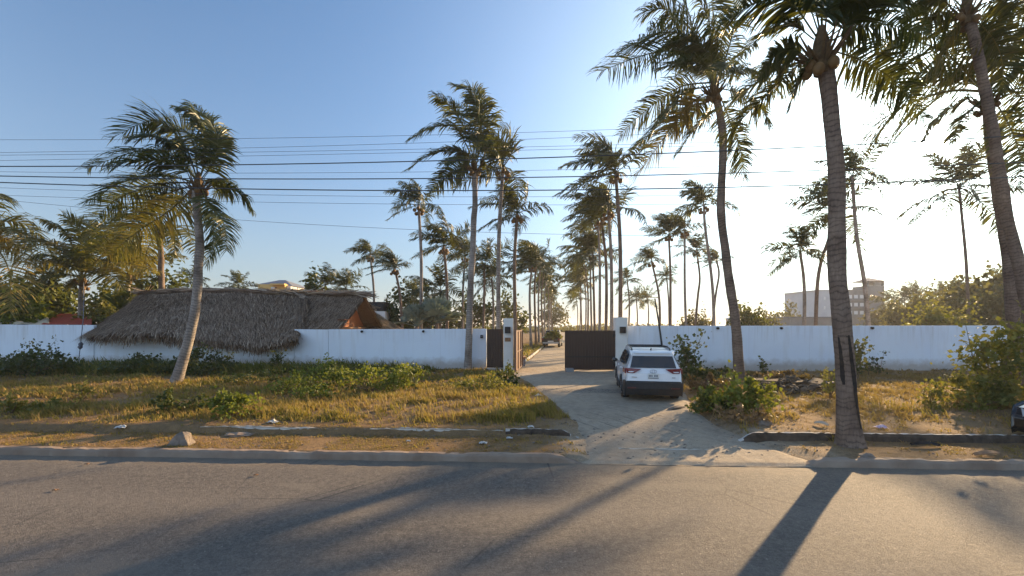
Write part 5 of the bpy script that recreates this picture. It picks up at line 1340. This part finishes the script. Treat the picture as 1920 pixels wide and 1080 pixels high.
# dark pickup further along the drive
Yt = 45.0; xt = (1041 - 960) / F * Yt
o = thing('pickup_truck', 'dark pickup truck carrying cut branches on the drive beyond the gate', 'truck', (xt, Yt + 2.6, gz(xt, Yt + 2.6) + .03), None, -hd)
low = [(-2.5, .5), (-2.52, 1.05), (-.4, 1.10), (.2, 1.12), (1.2, 1.12), (2.3, 1.05), (2.55, .85), (2.55, .45)] + arch(1.6, .42, 9, .42) + [(.9, .42), (-.9, .42)] + arch(-1.5, .42, 9, .42)
V, Fs = shell(low, lambda y, z: .95); bev(mk('body', V, Fs, M['dark_paint'], o, local=True), .04)
V, Fs = shell([(-.5, 1.08), (-.4, 1.62), (-.2, 1.78), (.8, 1.78), (1.0, 1.7), (1.5, 1.1)], lambda y, z: .88 - .2 * max(0, z - 1.08)); bev(mk('cabin', V, Fs, M['dark_paint'], o, local=True), .04)
quad_panel(o, 'rear_window', 'glass', [(-.66, -.48, 1.2), (.66, -.48, 1.2), (.6, -.39, 1.62), (-.6, -.39, 1.62)], .02, (0, -1, .1))
MB().box((-.85, -2.62, .42), (.85, -2.53, .58)).out('rear_bumper', M['rim'], o, local=True, bevel=.02)
MB().box((-.3, -2.64, .60), (.3, -2.525, .72)).out('number_plate', M['plate'], o, local=True)
for s in (-1, 1): MB().box((s * .86 - .07, -2.54, .75), (s * .86 + .07, -2.515, 1.02)).out('tail_lamp', M['red_lamp'], o, local=True)
wheels(o, (1.6, -1.5), .82, .38, .26)
q = np.array((xt - .2, Yt, gz(xt, Yt) + 1.05))
bush('heap of cut green branches lying on the pickup truck tail', 'branch_heap', 'branches', q, 1.0, .6, .55, 420, .22, 'leaf_yellow', 88, 12, 10, lift=.0)

# black car cut by the right edge, nose to the left
o = thing('parked_car', 'black car nosing into the frame at the right edge', 'car', (13.42, 8.95, .13), None, R(90 + 3)); 
low = [(-2.2, .45), (-2.22, .9), (-1.7, .98), (.0, .98), (.8, .96), (1.5, .90), (2.0, .76), (2.18, .58), (2.2, .32), (2.1, .22)] + arch(1.35, .36, 9, .28) + [(.9, .24), (-.85, .24)] + arch(-1.3, .36, 9, .28)
hwb = lambda y, z: .88 - .16 * max(0, (abs(y) - 1.6) / .6) ** 2 - .04 * max(0, (z - .7) / .3)
V, Fs = shell(low, hwb); bev(mk('body', V, Fs, M['black_paint'], o, local=True), .05, 3)
V, Fs = shell([(-1.75, .96), (-1.1, 1.36), (-.4, 1.44), (.2, 1.42), (1.0, .95)], lambda y, z: .80 - .35 * max(0, z - .96)); bev(mk('cabin', V, Fs, M['glass'], o, local=True), .05, 3)
for s in (-1, 1):
    quad_panel(o, 'headlight', 'clear_lamp', [(s * .48, 2.13, .70), (s * .76, 1.93, .76), (s * .80, 1.86, .64), (s * .54, 2.14, .58)][::-s], .03, (0, 1, .25))
    mb = MB(); V, Fc_ = sphere((s * .97, .55, .98), .09, 8, 6, (1.2, .7, .8)); mb.add(V, Fc_); mb.out('mirror', M['black_paint'], o, True, True)
MB().box((-.5, 2.14, .36), (.5, 2.215, .5)).out('grille', M['clad'], o, local=True, bevel=.02)
wheels(o, (1.35, -1.3), .76, .32, .21)

# ------------------------------------------------------------------ rubble, rocks, litter and other small things
def lump(label, name, cat, base, size, mat, seed, jit=.5, group=None, flat=1.0):
    rng = np.random.default_rng(seed); s = np.array(size, float)
    V, Fs = sphere(np.asarray(base) + (0, 0, s[2] * .35), 1.0, 9, 6, s, jit, rng)
    o = mk(name, V, Fs, M[mat]); o.location = (0, 0, 0); return tag(o, label, cat, group)
def flake(label, name, cat, base, size, mat, seed, group=None):
    """crumpled thin sheet"""
    rng = np.random.default_rng(seed); n = 6; size = size * .72; X, Y = np.meshgrid(np.linspace(-1, 1, n), np.linspace(-1, 1, n))
    Z = rng.random((n, n)) * .9 * (1 - .5 * (X ** 2 + Y ** 2)); X = X + rng.normal(0, .12, X.shape); Y = Y + rng.normal(0, .12, X.shape)
    V = np.stack([X * size, Y * size * .7, .02 + np.abs(Z) * size * .8], -1).reshape(-1, 3) + np.asarray(base)
    Fs = [[i * n + j, i * n + j + 1, (i + 1) * n + j + 1, (i + 1) * n + j] for i in range(n - 1) for j in range(n - 1)]
    o = mk(name, V, Fs, M[mat], smooth=False); s_ = o.modifiers.new('solid', 'SOLIDIFY'); s_.thickness = .006
    return tag(o, label, cat, group)
def ons(px, py, z=.14):
    q = G(px, py, z); q[2] = gz(q[0], q[1]); return q
rng = np.random.default_rng(8)
q = ons(338, 833)
V = np.array([(-.26, -.1, -.05), (.30, -.12, -.05), (.26, .16, -.05), (-.22, .18, -.05), (-.10, -.06, .18), (.14, -.07, .20), (.15, .08, .24), (-.05, .1, .23), (.03, .02, .30)])
o = mk('rock', V + q, [[3, 2, 1, 0], [0, 1, 5, 4], [1, 2, 6, 5], [2, 3, 7, 6], [3, 0, 4, 7], [4, 5, 8], [5, 6, 8], [6, 7, 8], [7, 4, 8]], M['rock'])
tag(o, 'pointed grey rock standing just behind the road kerb', 'rock')
sub = o.modifiers.new('sub', 'SUBSURF'); sub.subdivision_type = 'SIMPLE'; sub.levels = sub.render_levels = 3
tx = bpy.data.textures.new('rock_noise', 'CLOUDS'); tx.noise_scale = .16
dp = o.modifiers.new('disp', 'DISPLACE'); dp.texture = tx; dp.strength = .07; dp.texture_coords = 'LOCAL'
lump('pale stone lying in the dry grass left of the scorched trunk', 'stone', 'stone', on(1434, 797), (.16, .12, .10), 'rock', 3)
lump('flat reddish stone half buried in the verge right of the rock', 'stone', 'stone', ons(447, 815), (.34, .14, .05), 'kerb', 4)
lump('small stone at the kerb right of the scorched trunk', 'stone', 'stone', ons(1625, 858), (.14, .09, .07), 'rock', 5)
flake('crumpled white plastic on the strip between kerbs near the drive', 'litter', 'litter', ons(906, 831), .12, 'plastic', 1)
flake('pale crumpled scrap on the verge left of the grey rock', 'litter', 'litter', ons(228, 808), .16, 'plastic', 2)
flake('flat white scrap in the shade of the golden grass', 'litter', 'litter', on(512, 793), .17, 'plastic', 3)
flake('mauve plastic bag behind the kerb right of the scorched trunk', 'litter', 'litter', on(1652, 804), .16, 'pink', 4)
flake('blue and white bag beside the rubble left of the scorched trunk', 'litter', 'litter', on(1556, 720), .26, 'blue', 5)
flake('white scrap beside the curved end of the left inner kerb', 'litter', 'litter', ons(955, 822), .09, 'plastic', 6)
flake('tiny white scrap on the strip between kerbs, left of the white plastic', 'litter', 'litter', ons(766, 828), .06, 'plastic', 7)
flake('white scraps at the left edge of the drive by the grass', 'litter', 'litter', on(1010, 742), .16, 'plastic', 8)
flake('grey scrap in the grass above the curved kerb end', 'litter', 'litter', on(995, 803), .1, 'plastic', 9)
def husk(label, p, L, ang, mat='wood', seed=1, z=.14):
    q = ons(*p, z); rr = np.random.default_rng(seed); d = np.array((math.cos(ang), math.sin(ang), 0)); s = np.array((-d[1], d[0], 0))
    c = np.array([q + d * L * (t - .5) + (0, 0, .04 + .05 * math.sin(math.pi * t)) for t in np.linspace(0, 1, 8)]); w = .09 * np.sin(np.pi * np.linspace(.1, .95, 8))[:, None]
    V = np.concatenate([c - s * w, c + (0, 0, .04), c + s * w]); Fs = [[r_ * 8 + i, r_ * 8 + i + 1, (r_ + 1) * 8 + i + 1, (r_ + 1) * 8 + i] for r_ in range(2) for i in range(7)]
    o = mk('palm_husk', V, Fs, M[mat]); m_ = o.modifiers.new('solid', 'SOLIDIFY'); m_.thickness = .012; tag(o, label, 'palm husk', 'fallen palm husks')
husk('dry palm husk on the strip in front of the right inner kerb', (1735, 838), .55, -.2, 'scorch')
husk('broad dry palm husk near the right edge by the kerb', (1850, 855), .6, .1, 'wood', 2)
husk('fallen palm sheath at the drive edge behind the white car', (1268, 768), .7, .5, 'rock', 3, .26)
husk('curled dry leaf on the dry grass left of the scorched trunk', (1540, 800), .3, 2.2, 'tarp', 4, .28)
# heap of rubble
rng = np.random.default_rng(19); c0 = on(1485, 728); mb = MB()
for k in range(260):
    a = rng.random() * 6.28; rr = rng.random() ** .6
    x = c0[0] + math.cos(a) * rr * 1.9; y = c0[1] + math.sin(a) * rr * 1.5; z = gz(x, y) + .42 * (1 - rr) * rng.random() + .03
    s = .04 + .13 * rng.random() ** 1.8
    V, Fs = sphere((0, 0, 0), 1, 6, 4, (s * 1.4, s, s * .55), .8, rng)
    an = rng.random() * 6.28; V = np.stack([V[:, 0] * math.cos(an) - V[:, 1] * math.sin(an), V[:, 0] * math.sin(an) + V[:, 1] * math.cos(an), V[:, 2] + V[:, 0] * rng.normal(0, .4)], 1)
    mb.add(V + (x, y, z), Fs)
tag(mb.out('rubble_heap', M['rubble']), 'heap of broken concrete and debris before the right wall', 'rubble', kind='stuff')
mb = MB()
for k in range(4):
    x = c0[0] - .9 + k * .55; y = c0[1] + .3 - .2 * k; an = .4 * k - .5; d = np.array((math.cos(an), math.sin(an), .12 * (k % 2))); s = np.array((-d[1], d[0], .1))
    p = np.array((x, y, gz(x, y) + .25)); V = [p - d * .4 - s * .2, p + d * .4 - s * .2, p + d * .4 + s * .2, p - d * .4 + s * .2]; V = V + [v + (0, 0, .06) for v in V]
    sl = MB(); sl.add(V, [[3, 2, 1, 0], [4, 5, 6, 7], [0, 1, 5, 4], [1, 2, 6, 5], [2, 3, 7, 6], [3, 0, 4, 7]])
    tag(sl.out('concrete_slab', M['rubble']), ['tilted broken slab at the left end of the rubble', 'broken slab lying second from left on the rubble', 'broken slab lying second from right on the rubble', 'broken slab at the right end of the rubble'][k], 'slab', 'broken slabs on the rubble')
M['leaf_dry'] = m_leaf('dry_leaf', (.10, .055, .028), (.26, .15, .07), .2)
bush('brown heap of dry cuttings behind the bush at the palm foot', 'cuttings_heap', 'heap', on(1330, 735), .75, .5, .5, 900, .12, 'leaf_dry', 89, 16, 16, lift=.0)
bush('dark brown heap of dead brush lying on the rubble', 'brush_heap', 'heap', on(1478, 722), 1.5, .7, .42, 1500, .13, 'leaf_dry', 90, 24, 24, lift=.0, tint=(0, .5))
bush('low dry tangle of stalks at the front of the bush by the drive', 'dry_weed', 'weed', on(1392, 795), .8, .35, .38, 500, .08, 'leaf_dry', 91, 14, 14, lift=.0, tint=(.3, 1))
# low bench beside the inner drive
q = P(979, 680, 25.5); gzq = gz(q[0], q[1])
o = thing('bench', 'small dark bench beside the drive just inside the gate', 'bench', (q[0], q[1], gzq))
MB().box((q[0] - .22, q[1] - .5, gzq + .46), (q[0] + .22, q[1] + .6, gzq + .56)).out('seat', M['wood'], o, bevel=.01)
for dy in (-.4, .4): MB().box((q[0] - .17, q[1] + dy, gzq - .02), (q[0] + .17, q[1] + dy + .12, gzq + .457)).out('leg', M['slate'], o)
# pebbles and leaf crumbs on the apron and strip
rng = np.random.default_rng(33); mb = MB()
for k in range(900):
    x = rng.uniform(-9, 9) if k % 2 else rng.uniform(1.2, 7); v = rng.uniform(.22, 3.2); y = kerb_y(x) + v
    ins = corridor(x, y) > .5
    s = (.008 + .022 * rng.random() ** 3)
    V, Fs = sphere((x, y, (drive_z(v) + .005 if ins else gz(x, y)) + s * .3), s, 5, 4, (1.3, 1, .7), .5, rng); mb.add(V, Fs)
tag(mb.out('gravel', M['rock']), 'scattered gravel on the drive mouth and verge strip', 'gravel', kind='stuff')
# leaf crumbs lying on the asphalt
for lab, (px, py) in (('small dry leaf on the asphalt near the left kerb', (163, 872)), ('dark twig scrap on the asphalt left of centre', (480, 893)), ('small dark leaf on the asphalt at the far left', (104, 921))):
    q = G(px, py, 0.0); q[2] = .003; flake(lab, 'fallen_leaf', 'leaf', q, .05, 'wood', int(px))

# ------------------------------------------------------------------ air
hz_ = MB().box((-1600, -500, -5), (1600, 3100, 22))
hm = bpy.data.materials.new('haze_air'); hm.use_nodes = True
for n_ in list(hm.node_tree.nodes):
    if n_.type == 'BSDF_PRINCIPLED': hm.node_tree.nodes.remove(n_)
pv = hm.node_tree.nodes.new('ShaderNodeVolumePrincipled')
pv.inputs['Color'].default_value = (.95, .93, .90, 1); pv.inputs['Density'].default_value = .0006; pv.inputs['Anisotropy'].default_value = .3
hm.node_tree.links.new(pv.outputs[0], [n_ for n_ in hm.node_tree.nodes if n_.type == 'OUTPUT_MATERIAL'][0].inputs['Volume'])
tag(mk('haze', np.concatenate(hz_.V), hz_.F, hm), 'thin warm haze of the evening air', 'haze', kind='stuff')
